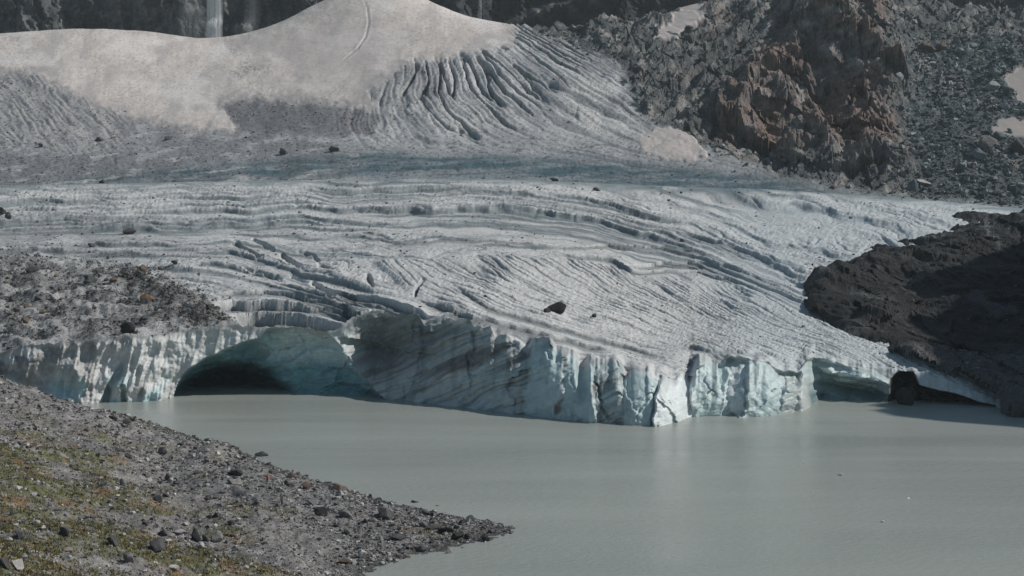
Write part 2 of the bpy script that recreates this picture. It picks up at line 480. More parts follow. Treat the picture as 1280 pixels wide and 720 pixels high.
# moraine on the left
mor_poly = [(-120, 305), (-20, 318), (40, 318), (80, 330), (130, 330), (190, 340), (235, 362), (262, 385), (282, 402), (255, 412), (200, 419), (150, 421), (90, 428), (30, 436), (-120, 455)]
msd = poly_sd(PX + wx * 26 + perlin(PX * .09, PB * .16, 5) * 9, PB + wy * 13 + perlin(PX * .09, PB * .16, 6) * 5, mor_poly)
mor = sstep(-19, 15, msd + 9 * fbm(PX * .07, PB * .16, 4, 113))
mlump = fbm(PX * 0.03, PB * 0.085, 5, 111)
D = lerp(D, D * 0.45 + U * (mlump * 12 + 1.5), mor)
rim = np.exp(-((msd - 10) / 10) ** 2) * sstep(110, 170, PX) * sstep(415, 395, PB)
D += rim * U * 5
D *= sstep(0, 7, np.arange(NT))[:, None] * 0.75 + 0.25
D *= .15 + .85 * sstep(0, 11, PB - PB[-1][None])
TZ2 = TZ + D
# keep the rim at the far side calm
blk = facets(pxs * .036 + .15 * perlin(pxs * .05, pxs * 0, 31), pxs * 0 + .5, 33, 1.1)[0] * 2.6 + facets(pxs * .085, pxs * 0 + .5, 35, 1.0)[0] * .8
blk = np.convolve(np.pad(blk, 3, 'edge'), np.array([1, 2, 3, 4, 3, 2, 1.]) / 16, 'valid')
blk = blk * (sstep(420, 560, pxs) * sstep(1015, 985, pxs) + .2)
TZ2 = TZ2 + (blk - .4 * sstep(420, 560, pxs))[None] * np.exp(-((TY - Yt[None]) / 7.0) ** 2) - (jit * .25)[None] * np.exp(-(TY - Yt[None]) / 2.5)
TOP = np.stack([x_of(PX, TY), TY, TZ2], -1)

# ---- the ice cliff and its caves
NCU = 118
sv = np.linspace(0, 1, NCU)[:, None]
ztop = TZ2[0][None]
CZ = -3.0 + (ztop + 3.0) * sv
CPX = np.broadcast_to(pxs, CZ.shape)
CY0 = Yb[None] + (Yt - Yb)[None] * sv ** (1.25 + 1.6 * sstep(600, 740, pxs) * sstep(1010, 990, pxs))[None]
CPY = py_of(CZ, CY0)
CU = CY0 / F
fade = sstep(1.0, 0.9, sv)
low = sstep(0.0, 0.04, sv)
arch = [(216, 512), (217, 496), (222, 480), (235, 461), (258, 446), (290, 432.5), (320, 424), (333, 412.5), (345, 410), (370, 409.5), (400, 413), (414, 420), (426, 432), (446, 462), (466, 485), (482, 500), (484, 512)]
deep = [(217, 514), (219, 492), (231, 478), (252, 466), (285, 459), (312, 462), (336, 474), (356, 488), (368, 500), (372, 514)]
cw1 = perlin(CPX * 0.05, CPY * 0.05, 15) * 3; cw2 = perlin(CPX * 0.05, CPY * 0.05, 16) * 3
s1 = poly_sd(CPX, CPY + cw2 * 0.7, arch); s2 = poly_sd(CPX + cw1, CPY + cw2, deep)
cave_d = np.where(s1 > 0, lerp(14.0, 8.5, sstep(310, 390, CPX)) * (1 - np.exp(-np.clip(s1, 0, None) / 9.0)), 0) + 24.0 * sstep(-8, 36, s2) * (s1 > 0)
cave_d = cave_d + np.where(s1 > 0, np.clip(CPY - 440, 0, 60) * 0.05, 0)
arch_r = [(1013, 516), (1010, 494), (1005, 472), (1001, 460), (1008, 450), (1022, 447), (1040, 450), (1060, 458), (1090, 463), (1112, 476), (1118, 514)]
arch_h = [(1108, 514), (1113, 474), (1124, 464), (1142, 464), (1150, 482), (1197, 492), (1222, 501), (1246, 507), (1246, 514)]
s3 = poly_sd(CPX + cw1 * .6, CPY + cw2 * .6, arch_r); s4 = poly_sd(CPX + cw1 * .5, CPY + cw2 * .5, arch_h)
side = 8.5 * (1 - np.exp(-np.clip(s3, 0, None) / 17.0)) + np.clip(s3, 0, None) * 0.22 + (7 + 5 * ridged(CPX * .06, CPY * .06, 3, 145)) * sstep(0, 7, s4)
m_c1 = sstep(-2, 6, s1); m_c3 = sstep(-2, 4, s3); m_c4 = sstep(-1, 2, s4)
# flutes down the left wall
flute = ridged(CPX * 0.05 + CPY * 0.012, CPY * 0.008, 4, 121)
lw = sstep(230, 200, CPX) + 0.6 * (1 - m_c1) * sstep(200, 230, CPX) * sstep(400, 330, CPX)
dY = -(flute - 0.45) * 2.3 * lw
dY += (perlin(CPX * 0.025, CPY * 0.03, 123) * 2.6 + fbm(CPX * .07, CPY * .05, 3, 125) * 1.6) * lw
# teal cleft in the left wall
dcl, _, _ = line_d(CPX, CPY, [(153, 450), (147, 468), (137, 484), (132, 502)])
dY += 3.0 * sstep(7, 1.5, dcl) * sstep(452, 476, CPY)
dcl2, _, _ = line_d(CPX, CPY, [(153, 482), (155, 502)])
dY += 2.2 * sstep(4, 1.5, dcl2)
# central wall: slanted layers, blocky breaks
cwm = sstep(425, 470, CPX) * sstep(1010, 985, CPX)
strat = (CPY + (CPX - 640) * 0.40) + fbm(CPX * .01, CPY * .02, 3, 131) * 11
nw1 = fbm(CPX * .03, CPY * .03, 3, 171) * .35
fc, ed = facets(CPX * 0.019 + nw1, (CPY + CPX * .1) * 0.010 + nw1 * .4, 133, 1.3)
fc2, ed2 = facets(CPX * 0.05 + CPY * .01 + nw1, CPY * 0.02 + nw1 * .5, 137, 1.2)
nose = sstep(690, 730, CPX)
dY += cwm * (fc * lerp(3.4, 6.0, nose) + fc2 * lerp(.7, 1.7, nose) * (1 - .6 * sstep(860, 880, CPX)))
dY += cwm * (1 - nose * .6) * fbm(CPX * .012, strat * .09, 4, 139) * 2.6
# hand-placed breaks in the nose
for ln, w, dp in [([(741, 466), (748, 490), (762, 529)], 2.2, 3.2), ([(779, 470), (778, 490)], 2.6, 4.5), ([(716, 440), (718, 500)], 1.3, 1.8), ([(824, 475), (828, 500), (832, 529)], 1.8, 1.6),
                  ([(842, 480), (846, 512)], 2.4, 2.0), ([(884, 450), (880, 475), (900, 500)], 1.6, 2.0), ([(930, 470), (932, 520)], 1.6, 2.0), ([(975, 470), (975, 518)], 1.8, 1.8), ([(584, 432), (588, 462), (590, 505)], 2.2, 2.0), ([(648, 410), (645, 436)], 1.6, 2.6),
                  ([(506, 478), (507, 505)], 2, 2.0), ([(684, 440), (683, 500)], 1.2, 1.4)]:
    d_, t_, _ = line_d(CPX + cw1 * 1.3 + perlin(CPX * .02, CPY * .16, 9) * 2.5, CPY, ln)
    dY += dp * .6 * sstep(w * .9 + .8, w * 0.2, d_ + .8 * perlin(CPX * .2, CPY * .1, 12)) * np.sin(np.pi * np.clip(t_, .05, .95)) ** .5
# broken faces of the front: clean teal ice, one painted sunlit white
BLK = np.zeros_like(CPX); BLW = np.zeros_like(CPX)
for poly, off, sl_, wt in [([(709, 440), (722, 443), (736, 451), (744, 468), (739, 488), (750, 529), (752, 540), (698, 540), (704, 480)], -1.5, -.05, 0),
                       ([(779, 480), (790, 464), (808, 464), (823, 480), (817, 500), (814, 540), (779, 540)], -3.0, -.03, 0),
                       ([(823, 480), (833, 464), (850, 467), (866, 470), (861, 540), (814, 540), (817, 500)], -2.2, .16, 1),
                       ([(870, 458), (886, 449), (906, 449), (914, 470), (900, 540), (866, 540)], .3, .02, 0),
                       ([(936, 452), (962, 456), (980, 480), (976, 540), (930, 540)], -.4, .02, 0),
                       ([(664, 422), (700, 433), (704, 470), (690, 540), (650, 540), (660, 470)], .8, -.04, 0)]:
    pc = np.mean([q_[0] for q_ in poly])
    bm_ = sstep(-.8, 2.6, poly_sd(CPX + cw1 * .8 + 1.5 * perlin(CPX * .15, CPY * .12, 175), CPY + cw2 * .6, poly))
    dY = lerp(dY, off * .5 + sl_ * (CPX - pc) + .35 * dY + .8 * fbm(CPX * .05, CPY * .02, 3, 173), bm_)
    BLK = np.maximum(BLK, bm_ * (1 - wt)); BLW = np.maximum(BLW, bm_ * wt)
# folded lobes of ice over the right hollow
lobe = 5.0 * np.exp(-((CPX - 1078) / 34) ** 2 - ((CPY - 474) / 13) ** 2) + 3.5 * np.exp(-((CPX - 1035) / 14) ** 2 - ((CPY - 466) / 10) ** 2)
side = side - 1.3 * lobe * m_c3 + 0.8 * np.sin((CPY - 455 + (CPX - 1050) * -.18) * .42) * m_c3 * sstep(446, 456, CPY)
# concave bowl right of the cave, with the ledge above it
bowl = np.exp(-((CPX - 470) / 42) ** 2) * np.exp(-((CPY - 440) / 34) ** 2)
dY += bowl * 6.5
d_, _, sgn = line_d(CPX, CPY, [(436, 424), (460, 428), (485, 436), (510, 442), (540, 443)])
dY += 2.0 * np.exp(-(d_ / 9) ** 2) * (sgn > 0) - 1.0 * np.exp(-(d_ / 3) ** 2)
# smooth scalloped ice in the caves
scal = perlin(CPX * 0.03, CPY * 0.045, 141) * 2.2 + ridged(CPX * .028 + CPY * .02, CPY * .05, 4, 143) * -3.4 + facets(CPX * .03 + CPY * .02, CPY * .05, 147, 1.2)[0] * 1.6
dY = dY * (1 - m_c1) * (1 - m_c4) * (1 - 0.5 * m_c3) + scal * (.85 * m_c1 + 0.6 * m_c3)
dY += (fbm(CPX * .12, CPY * .12, 3, 151)) * 0.5 * (1 - 0.6 * m_c1)
CY = CY0 + (dY * fade + cave_d + side)
CUR = np.stack([x_of(CPX, CY), CY, CZ], -1)
CUR[-1] = TOP[0]

# ---- colours of ice top
top = np.empty(TOP.shape, np.float32); top[:] = ICE_TOP
farrim = sstep(9, 0, (PB - PB[-1][None]) + 9 * fbm(PX * .02, PB * .2, 4, 207) + 1)
dirt = sstep(-0.15, 0.5, fbm(PX * 0.02, PB * 0.07, 5, 201))
top = mixc(top, ICE_DIRTY, dirt * 0.45 * (1 - 0.45 * m_fan))
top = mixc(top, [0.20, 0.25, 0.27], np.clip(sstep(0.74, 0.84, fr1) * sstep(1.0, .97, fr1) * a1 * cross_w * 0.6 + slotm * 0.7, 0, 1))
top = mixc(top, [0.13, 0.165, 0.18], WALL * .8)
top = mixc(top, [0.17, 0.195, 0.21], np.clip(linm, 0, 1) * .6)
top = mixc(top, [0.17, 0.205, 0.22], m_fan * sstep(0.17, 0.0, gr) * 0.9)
top = mixc(top, [0.125, 0.14, 0.145], SC * 0.85)  # scarp walls: dirt and shade both painted into the colour
top = mixc(top, [0.16, 0.19, 0.2], sstep(.25, .7, PIT) * 0.75)  # hollows darkened: dirty ice with shade painted in
right = sstep(780, 1000, PX)
top = mixc(top, [0.475, 0.53, 0.55], right * 0.65 * sstep(235, 260, PB))
leftdirt = sstep(330, 60, PX) * sstep(235, 300, PB) * sstep(-0.25, 0.35, fbm(PX * 0.03, PB * 0.09, 5, 211) + 0.1)
top = mixc(top, ICE_DIRTY * 0.75, leftdirt * 0.6)
spk = sstep(0.32, 0.5, perlin(PX * 0.28, PB * 0.5, 213)) * sstep(-0.1, 0.4, fbm(PX * 0.015, PB * 0.04, 3, 215) + 0.25 * m_left)
top = mixc(top, DEBRIS * 0.8, spk * 0.55 * (1 - m_fan * .8))
top = mixc(top, [0.13, 0.185, 0.205], farrim * .75)
mc = DEBRIS * (0.8 + 0.5 * sstep(-.3, .4, fbm(PX * .06, PB * .12, 4, 221)))[..., None]
mpatch = sstep(0.0, 0.25, fbm(PX * .018, PB * .08, 4, 223) + .18 * sstep(360, 410, PB))
mc = mixc(mc, [0.40, 0.395, 0.385], mpatch * 0.85)
mc = mixc(mc, [0.10, 0.085, 0.075], np.clip(rim * 1.2, 0, 1) * 0.8)
top = lerp(top, mc.astype(np.float32), (mor * (0.55 + 0.45 * sstep(-.35, .1, fbm(PX * .05, PB * .1, 4, 225))))[..., None])

# ---- colours of the cliff
cc = np.empty(CUR.shape, np.float32); cc[:] = ICE_GREY
lwall = np.array([0.54, 0.55, 0.54], np.float32)
cc = mixc(cc, lwall, np.clip(lw, 0, 1))
cc = mixc(cc, [0.24, 0.23, 0.225], np.clip(lw, 0, 1) * sstep(0.1, 0.45, fbm(CPX * .06 + CPY * .01, CPY * .012, 4, 231)) * 0.75)
cc = mixc(cc, [0.19, 0.186, 0.183], sstep(190, 40, CPX + 1.5 * (CPY - 440)) * sstep(-.35, .1, fbm(CPX * .05, CPY * .06, 4, 249)) * .9)
cc = mixc(cc, [0.42, 0.60, 0.62], np.clip(lw, 0, 1) * sstep(455, 490, CPY) * sstep(-.1, .3, perlin(CPX * .03, CPY * .03, 233)) * .8)
cc = mixc(cc, ICE_TEAL * 0.8, sstep(8, 2, np.minimum(dcl, dcl2 + 1)) * sstep(450, 470, CPY))
teal = sstep(-.25, .35, fbm(CPX * .014, CPY * .022, 3, 235) + 0.45 * sstep(690, 830, CPX) - 0.15)
cc = mixc(cc, ICE_TEAL * 0.92, cwm * teal * 0.85)
band = sstep(0.04, 0.30, fbm(strat * 0.05, CPX * .004, 4, 237)) * cwm * (1 - 0.6 * sstep(720, 800, CPX))
cc = mixc(cc, [0.15, 0.138, 0.132], band * 0.85)
fine = sstep(0.0, 0.35, fbm(strat * 0.22, CPX * .01, 3, 239)) * cwm * (1 - .6 * sstep(730, 800, CPX))
cc = mixc(cc, [0.14, 0.15, 0.153], fine * 0.7)
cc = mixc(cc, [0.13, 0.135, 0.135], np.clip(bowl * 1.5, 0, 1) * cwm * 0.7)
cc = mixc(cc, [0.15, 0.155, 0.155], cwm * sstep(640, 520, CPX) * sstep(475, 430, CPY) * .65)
lit = cwm * sstep(806, 826, CPX) * sstep(874, 864, CPX)  # paler ice painted where the nose looks sunlit
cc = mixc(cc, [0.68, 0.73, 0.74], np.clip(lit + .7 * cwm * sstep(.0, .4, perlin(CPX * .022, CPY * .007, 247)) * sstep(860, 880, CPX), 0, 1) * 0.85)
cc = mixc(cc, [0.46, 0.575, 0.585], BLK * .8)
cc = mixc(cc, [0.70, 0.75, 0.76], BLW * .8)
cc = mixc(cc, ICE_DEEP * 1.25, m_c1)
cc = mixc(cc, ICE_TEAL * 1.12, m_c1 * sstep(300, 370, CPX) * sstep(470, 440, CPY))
cc = mixc(cc, [0.05, 0.07, 0.08], sstep(-14, 20, s2) * (s1 > 0) * .9)  # shadow in the depth of the cave, painted into the ice colour
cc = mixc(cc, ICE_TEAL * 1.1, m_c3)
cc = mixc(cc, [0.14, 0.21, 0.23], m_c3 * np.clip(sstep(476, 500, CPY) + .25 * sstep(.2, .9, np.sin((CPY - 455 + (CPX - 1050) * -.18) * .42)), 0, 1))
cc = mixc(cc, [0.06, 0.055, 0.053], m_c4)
streak = sstep(.2, .5, perlin(CPX * .09 + CPY * .01, CPY * .02, 243)) * (1 - m_c1) * .35
cc = mixc(cc, cc * 0.55, streak)
tl = sstep(0.90, 0.99, np.broadcast_to(sv, cc.shape[:2]))
cc = lerp(cc, np.broadcast_to(top[3][None], cc.shape), (tl * 0.8 * (1 - .5 * m_c4))[..., None])

# ---- objects: glacier (> ice_cliff, ice_cave), moraine
fq = lambda a: 0.25 * (a[:-1, :-1] + a[1:, :-1] + a[:-1, 1:] + a[1:, 1:])
mq = fq(mor) > 0.5
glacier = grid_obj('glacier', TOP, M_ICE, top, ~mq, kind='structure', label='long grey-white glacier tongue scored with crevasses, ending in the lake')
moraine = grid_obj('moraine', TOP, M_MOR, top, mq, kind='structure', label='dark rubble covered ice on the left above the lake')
cq = fq(m_c1) > 0.5
cq3 = fq(np.maximum(m_c3, m_c4)) > 0.5
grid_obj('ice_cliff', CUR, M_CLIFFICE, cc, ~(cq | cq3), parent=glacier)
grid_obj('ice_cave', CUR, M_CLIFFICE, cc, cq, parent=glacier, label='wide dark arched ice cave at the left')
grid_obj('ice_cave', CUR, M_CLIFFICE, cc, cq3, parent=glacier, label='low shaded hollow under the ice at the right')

# ================================================================== BACK: upper glacier, snow, mountain
bp = [(-120, 246, 890), (200, 232, 890), (640, 228, 890), (900, 240, 890), (1100, 254, 890), (1345, 268, 890), (1450, 270, 890),
      (-120, 222, 950), (0, 216, 950), (200, 205, 960), (450, 200, 960), (640, 208, 945), (800, 217, 940), (900, 224, 935), (1050, 232, 930), (1200, 236, 930), (1345, 240, 930),
      (-120, 195, 1030), (0, 185, 1030), (150, 175, 1050), (280, 165, 1080), (430, 165, 1050), (560, 170, 1030), (700, 180, 1010), (800, 178, 1015), (885, 196, 980),
      (-120, 90, 1240), (0, 85, 1250), (100, 105, 1200), (200, 105, 1210), (300, 112, 1180), (450, 102, 1160), (560, 100, 1140), (700, 105, 1110), (800, 105, 1120),
      (-120, 46, 1370), (0, 42, 1380), (100, 37, 1400), (200, 41, 1380), (240, 50, 1370), (275, 56, 1350), (330, 44, 1360), (385, 26, 1380), (402, 3, 1420), (470, -22, 1450), (540, 4, 1420),
      (600, 29, 1340), (640, 43, 1280), (700, 44, 1270), (760, 40, 1270), (820, 28, 1290), (870, 10, 1310), (950, -10, 1340),
      (880, 110, 1110), (960, 165, 1030), (950, 60, 1190), (1000, 95, 1110), (1010, 20, 1240), (1060, 195, 980), (1060, 40, 1190), (1060, 110, 1090), (1110, 60, 1190),
      (1120, 190, 990), (1150, 130, 1080), (1100, 0, 1300), (1140, 2, 1310), (1180, 24, 1270), (1225, 42, 1240), (1290, 30, 1260), (1345, 20, 1270), (1200, 100, 1130), (1280, 110, 1110), (1250, 190, 990), (1345, 150, 1060), (1345, 90, 1140)]
bp = [(a, c, z_of(b, c)) for a, b, c in bp]
for px, zz in [(-120, 185), (0, 185), (100, 192), (200, 188), (275, 165), (330, 185), (400, 235), (470, 262), (540, 245), (600, 205), (640, 185), (700, 180), (800, 190), (900, 230), (1000, 250), (1100, 255), (1200, 190), (1345, 210)]:
    bp.append((px, 1520, zz - 6)); 
bp = np.array(bp)
BK = TPS(np.c_[bp[:, 0] / 150, bp[:, 1] / 90], bp[:, 2], 0.02)
bpx = np.arange(-115, 1345, 1.5)
bY = np.concatenate([np.linspace(890, 1000, 110, endpoint=False), np.linspace(1000, 1440, 290, endpoint=False), np.linspace(1440, 1520, 24)])
BPX, BY = np.meshgrid(bpx, bY)
BZ = BK(BPX / 150, BY / 90)
BZ = lerp(glacier_base(BPX, np.minimum(BY, 960)) - 1.2, BZ, sstep(918, 985, BY)) - 5.0 * sstep(920, 902, BY)
BPB = py_of(BZ, BY)
BU = BY / F
BX = x_of(BPX, BY)
w1 = fbm(BPX * .012, BPB * .02, 4, 301); w2 = fbm(BPX * .012, BPB * .02, 4, 303)
j1 = fbm(BPX * .06, BPB * .09, 3, 305); j2 = fbm(BPX * .06, BPB * .09, 3, 307)
QX, QY = BPX + j1 * 9 + w1 * 6, BPB + j2 * 6 + w2 * 4
def msk(poly, a=-2.0, b=2.0): return sstep(a, b, poly_sd(QX, QY, poly))
snow_poly = [(-130, -60), (545, -60), (640, 30), (642, 58), (600, 62), (560, 72), (505, 78), (490, 95), (455, 118), (482, 136), (430, 130), (370, 126), (300, 121), (272, 130), (300, 162), (230, 160), (180, 150), (110, 130), (80, 110), (40, 90), (-130, 84)]
_sd = poly_sd(QX, QY, snow_poly) + 5 * fbm(BPX * .12, BPB * .16, 4, 309) * sstep(70, 100, BPB + .25 * (BPX - 250) * (BPX > 400))
snow = sstep(-8, 6, _sd + 4 * fbm(BPX * .3, BPB * .3, 2, 310))
rock_poly = [(660, 46), (720, 58), (775, 88), (788, 120), (800, 150), (850, 168), (895, 190), (950, 214), (1050, 236), (1130, 246), (1200, 252), (1290, 262), (1500, 275), (1500, -120), (660, -120)]
rsd = poly_sd(QX + w1 * 10, QY + w2 * 6, rock_poly)
rock = sstep(-6, 10, rsd)
sp1 = msk([(796, 172), (820, 162), (850, 162), (872, 178), (888, 194), (866, 200), (835, 200), (806, 190)], -1.5, 1.5)
sp2 = msk([(835, 30), (850, 10), (880, 6), (882, 22), (862, 34), (845, 48), (815, 52)], -1.5, 1.5)
sp3 = msk([(1236, 158), (1262, 150), (1300, 152), (1340, 160), (1340, 176), (1270, 172), (1240, 170)], -1, 1.5)
sp4 = msk([(1252, 100), (1270, 88), (1310, 90), (1310, 135), (1285, 138), (1266, 118)], -1, 1.5)
sp5 = msk([(1148, 68), (1172, 66), (1186, 92), (1190, 106), (1170, 100), (1158, 84)], -1, 1.5) * 0.0
spatch = np.maximum.reduce([sp1, sp2, sp3, sp4])
spur = sstep(-4, 18, poly_sd(QX, QY, [(905, 120), (960, 40), (1000, -60), (1110, -60), (1118, 60), (1140, 120), (1142, 180), (1150, 205), (1100, 216), (1010, 205), (900, 186), (860, 160)]))
scree = rock * sstep(1098, 1162, QX + (QY - 110) * .05 + 45 * fbm(BPX * .025, BPB * .03, 4, 383)) * sstep(30, 60, QY)
# icefall flow lines
flow = field([(0, [(300, 165), (330, 180), (420, 205), (560, 220), (720, 232)]), (1, [(430, 130), (432, 165), (455, 192), (550, 212), (700, 223)]),
              (2, [(505, 75), (512, 125), (535, 162), (600, 190), (720, 210), (850, 226)]),
              (3, [(555, 65), (572, 118), (608, 158), (680, 186), (800, 207), (900, 226)]),
              (4, [(590, 50), (635, 108), (688, 150), (760, 182), (850, 204), (930, 226)]),
              (5, [(612, 36), (682, 86), (750, 132), (812, 168), (870, 196), (960, 226)]), (6, [(650, 38), (722, 74), (790, 118), (840, 155), (890, 190)])])
fl = flow(BPX, BPB) * 10 + w1 * 1.6
fall = (1 - rock) * (1 - snow) * sstep(395, 470, BPX + w1 * 40) * (1 - spatch)
fline = np.abs(perlin(fl * 0.55, BPB * .008, 311))
fline2 = np.abs(perlin(fl * 1.3, BPB * .014, 313))
steep = sstep(198, 150, BPB) 
crv = sstep(0.12, 0.0, np.abs(perlin(fl * 0.30 + 3, BPB * .009, 315) + .06 * perlin(BPX * .1, BPB * .1, 4))) * steep * sstep(490, 520, BPX) * sstep(720, 660, BPX + (BPB - 120))
BD = np.zeros_like(BZ)
BD += fall * BU * (np.minimum(fline * 7, 1.6) * 1.15 * steep + np.minimum(fline2 * 4, 1.2) * (0.35 + 0.9 * steep) - 1.5)
BD -= fall * crv * 8 * BU
BD += fall * BU * (facets(fl * .35, BPB * .03, 317)[0] * 1.5 * steep)
BD += (1 - rock) * BU * (fbm(BPX * .03, BPB * .06, 5, 321) * (1.1 + 1.8 * (1 - snow)) + fbm(BPX * .15, BPB * .25, 3, 323) * .6 * (1 - snow * .7))
BD -= (1 - snow) * (1 - rock) * BU * 1.2 * sstep(4, 0, np.abs(snow - .5) * 8)
# the ice left below the snow: gullied debris cone
gul_c = (BPX * 0.87 - BPB * 0.72)
cone = (1 - snow) * sstep(190, 120, BPX) * sstep(205, 175, BPB)
gul = np.abs(perlin(gul_c * 0.13 + w1 * 2.5, BPB * .012 + BPX * .006, 331)) + .5 * np.abs(perlin(gul_c * 0.3 + w1 * 2, BPB * .02, 332)) - .08; 
BD += cone * BU * np.minimum(gul * 4, 1.6) * 1.5 * sstep(-.4, .4, fbm(BPX * .03, BPB * .05, 3, 334))
# winding runnel in the snow
rd, rt, rsg = line_d(BPX, BPB, [(452, -8), (459, 10), (461, 28), (457, 45), (447, 60), (428, 76)])
BD += BU * (-2.0 * sstep(1.7, 0.3, rd) + 0.8 * np.exp(-((rd - 2.4) / 1.2) ** 2)) * np.sin(np.pi * np.clip(rt, .0, .97)) ** .6 * (.6 + .6 * perlin(BPB * .2, BPB * 0, 8))
# rock relief
cx_, cy_ = BX * 0.01, BY * 0.0055
big = ridged(cx_ * 0.95 + w1 * .12, cy_ * 0.8 + 3.3 + w2 * .1, 6, 341)
f_a, e_a = facets(cx_ * 3.2 + .3 * w1, cy_ * 2.6, 343, 1.4)
f_b, e_b = facets(cx_ * 8.5 + cy_ * 2, cy_ * 6.0, 347, 1.4)
lam = fbm((BX * .6 + BZ * 1.0 + BY * .25) * .05, BY * .004, 4, 349)
f_c, e_c = facets(cx_ * 19 + cy_ * 3, cy_ * 15, 348, 1.5)
rel = (big - .42) * (9 + 14 * spur) + f_a * (3.5 + 8 * spur) + f_b * (2.0 + 2.4 * spur) + f_c * 2.4 * (.4 + .6 * spur) + lam * 3.5 + fbm(cx_ * 22, cy_ * 18, 4, 351) * 1.4
# spur ridges standing out of the slope
for ln, hgt, wd in [([(1011, 15), (1040, 34), (1066, 46), (1082, 67), (1105, 91), (1129, 118)], 22, 20), ([(1090, 0), (1096, 40), (1112, 70)], 12, 12),
                    ([(994, 66), (990, 95), (985, 125)], 13, 14), ([(900, 130), (925, 122), (950, 100), (985, 70), (1011, 20)], 12, 18),
                    ([(950, 105), (930, 140), (915, 165)], 12, 16), ([(1066, 165), (1078, 185), (1105, 202), (1120, 205)], 12, 11), ([(1020, 150), (1030, 180), (1040, 205)], 8, 10)]:
    d_, t_, _ = line_d(QX, QY, ln)
    rel += hgt * np.exp(-(d_ / wd) ** 1.4)
d_, _, _ = line_d(QX, QY, [(1012, 58), (1030, 90), (1040, 130), (1065, 150)])
rel -= 15 * np.exp(-(d_ / 19) ** 2)
rel += (1 - spur) * (ridged((BPB * .87 + BPX * .5) * .055 + w1 * .5, (BPX * .87 - BPB * .5) * .011, 4, 350) - .45) * 13
rel_s = fbm(cx_ * 1.1, cy_ * 1.1, 3, 353) * 7 + fbm(cx_ * 9, cy_ * 7, 5, 355) * 2.4
rel = lerp(rel, rel_s, scree)
rel = lerp(rel, fbm(cx_ * 3, cy_ * 3, 3, 357) * 1.5 + 1.0, spatch * sstep(0, .5, rock + spatch))
BD += np.maximum(rock, spatch * .9) * rel * sstep(-4, 26, rsd + 40 * spatch)
edge0 = sstep(890, 925, BY)
BZ2 = BZ + BD * (0.2 + .8 * edge0)
push = rock * (1 - scree) * edge0 * (f_a * 8 + f_b * 3 + (ridged(cx_ * 1.6 + 4, (BZ + BY * .2) * .02, 4, 345) - .5) * 12) * (.3 + .7 * spur)
BYD = BY - push
fx_ = BX; 
p2 = facets(fx_ * .045 + BZ2 * .012, BZ2 * .05 - fx_ * .01, 356, 1.4)[0] * 6 + facets(fx_ * .11 + BZ2 * .03, BZ2 * .11, 358, 1.5)[0] * 3.0 + fbm(fx_ * .12, BZ2 * .13, 4, 359) * 4
BYD = BYD - rock * (1 - scree) * edge0 * p2 * (.35 + .65 * spur) * (1 - spatch)
BV = np.stack([x_of(BPX, BYD), BYD, BZ2], -1)

bc = np.empty(BV.shape, np.float32); bc[:] = [0.34, 0.35, 0.36]
bc = mixc(bc, [0.52, 0.52, 0.51], fall * sstep(-.35, .2, fbm(BPX * .02, BPB * .03, 3, 361)) * steep)
bc = mixc(bc, [0.13, 0.15, 0.165], fall * np.clip(sstep(.12, 0, fline) * .5 * steep + crv * .9 + sstep(.0, .3, fbm(fl * .5, BPB * .012, 3, 318)) * .7 * sstep(640, 720, BPX), 0, 1))
tealband = sstep(15, 3, np.abs(BPB - np.interp(BPX, [-120, 0, 100, 300, 450, 640, 800, 950, 1100], [256, 246, 234, 214, 204, 208, 218, 232, 246])) * .62) 
tstreak = sstep(-.35, .3, fbm(BPX * .012, (BPB + .05 * BPX) * .16, 4, 362))
bc = mixc(bc, [0.05, 0.105, 0.125], np.clip(tealband * (.5 + .6 * tstreak), 0, 1) * .95 * (1 - rock))
tcr = sstep(.07, 0, np.abs(perlin(BPX * .014, BPB * .22 + BPX * .01, 364))) * (1 - rock) * (1 - snow) * sstep(150, 185, BPB)
bc = mixc(bc, [0.07, 0.085, 0.095], tcr * .7)
BV[..., 2] -= tcr * 1.8 * BU * edge0
gdeb = sstep(-.22, .22, fbm(BPX * .025, BPB * .05, 5, 363) + .22 * sstep(330, 150, BPX) + .1 * sstep(480, 400, BPX)) * sstep(500, 380, BPX) * (1 - rock)
bc = mixc(bc, [0.17, 0.17, 0.178], gdeb * .75 * (1 - .5 * tealband))
dpatch = np.maximum(msk([(275, 128), (305, 121), (370, 128), (440, 132), (478, 140), (470, 168), (400, 172), (300, 163)], -3, 4), msk([(455, 118), (505, 78), (560, 76), (548, 120), (500, 140)], -3, 4) * .6)
bc = mixc(bc, [0.185, 0.18, 0.185], dpatch * .8 * (1 - snow))
bc = mixc(bc, [0.40, 0.39, 0.385], cone * sstep(.05, .3, gul) * .8)
lst = sstep(.12, .4, fbm(BPX * .022, (BPB + .12 * BPX) * .14, 4, 366)) * (1 - snow) * (1 - rock) * sstep(520, 400, BPX) * sstep(150, 172, BPB)
bc = mixc(bc, [.45, .45, .445], lst * .7)
bspk = sstep(.3, .46, perlin(BPX * .3, BPB * .5, 365)) * (1 - snow) * (1 - rock)
bc = mixc(bc, [0.07, 0.07, 0.075], bspk * .6)
sc = SNOW * (1 + .22 * fbm(BPX * .03, BPB * .05, 5, 367)[..., None] + .22 * fbm(BPX * .25, BPB * .16, 3, 369)[..., None])
sdirt = sstep(-.1, .35, fbm(BPX * .03, BPB * .05, 4, 371)) * msk([(280, 50), (300, 50), (345, 85), (330, 110), (290, 105), (276, 75)], -8, 8)
sc = mixc(sc, [0.2, .19, .19], sdirt * .8 * sstep(-.2, .3, perlin(BPX * .3, BPB * .4, 372)))
sc = mixc(sc, [0.3, .28, .27], sstep(.25, .5, perlin(BPX * .35, BPB * .35, 374)) * sstep(-.1, .4, fbm(BPX * .02, BPB * .03, 3, 376)) * .6)
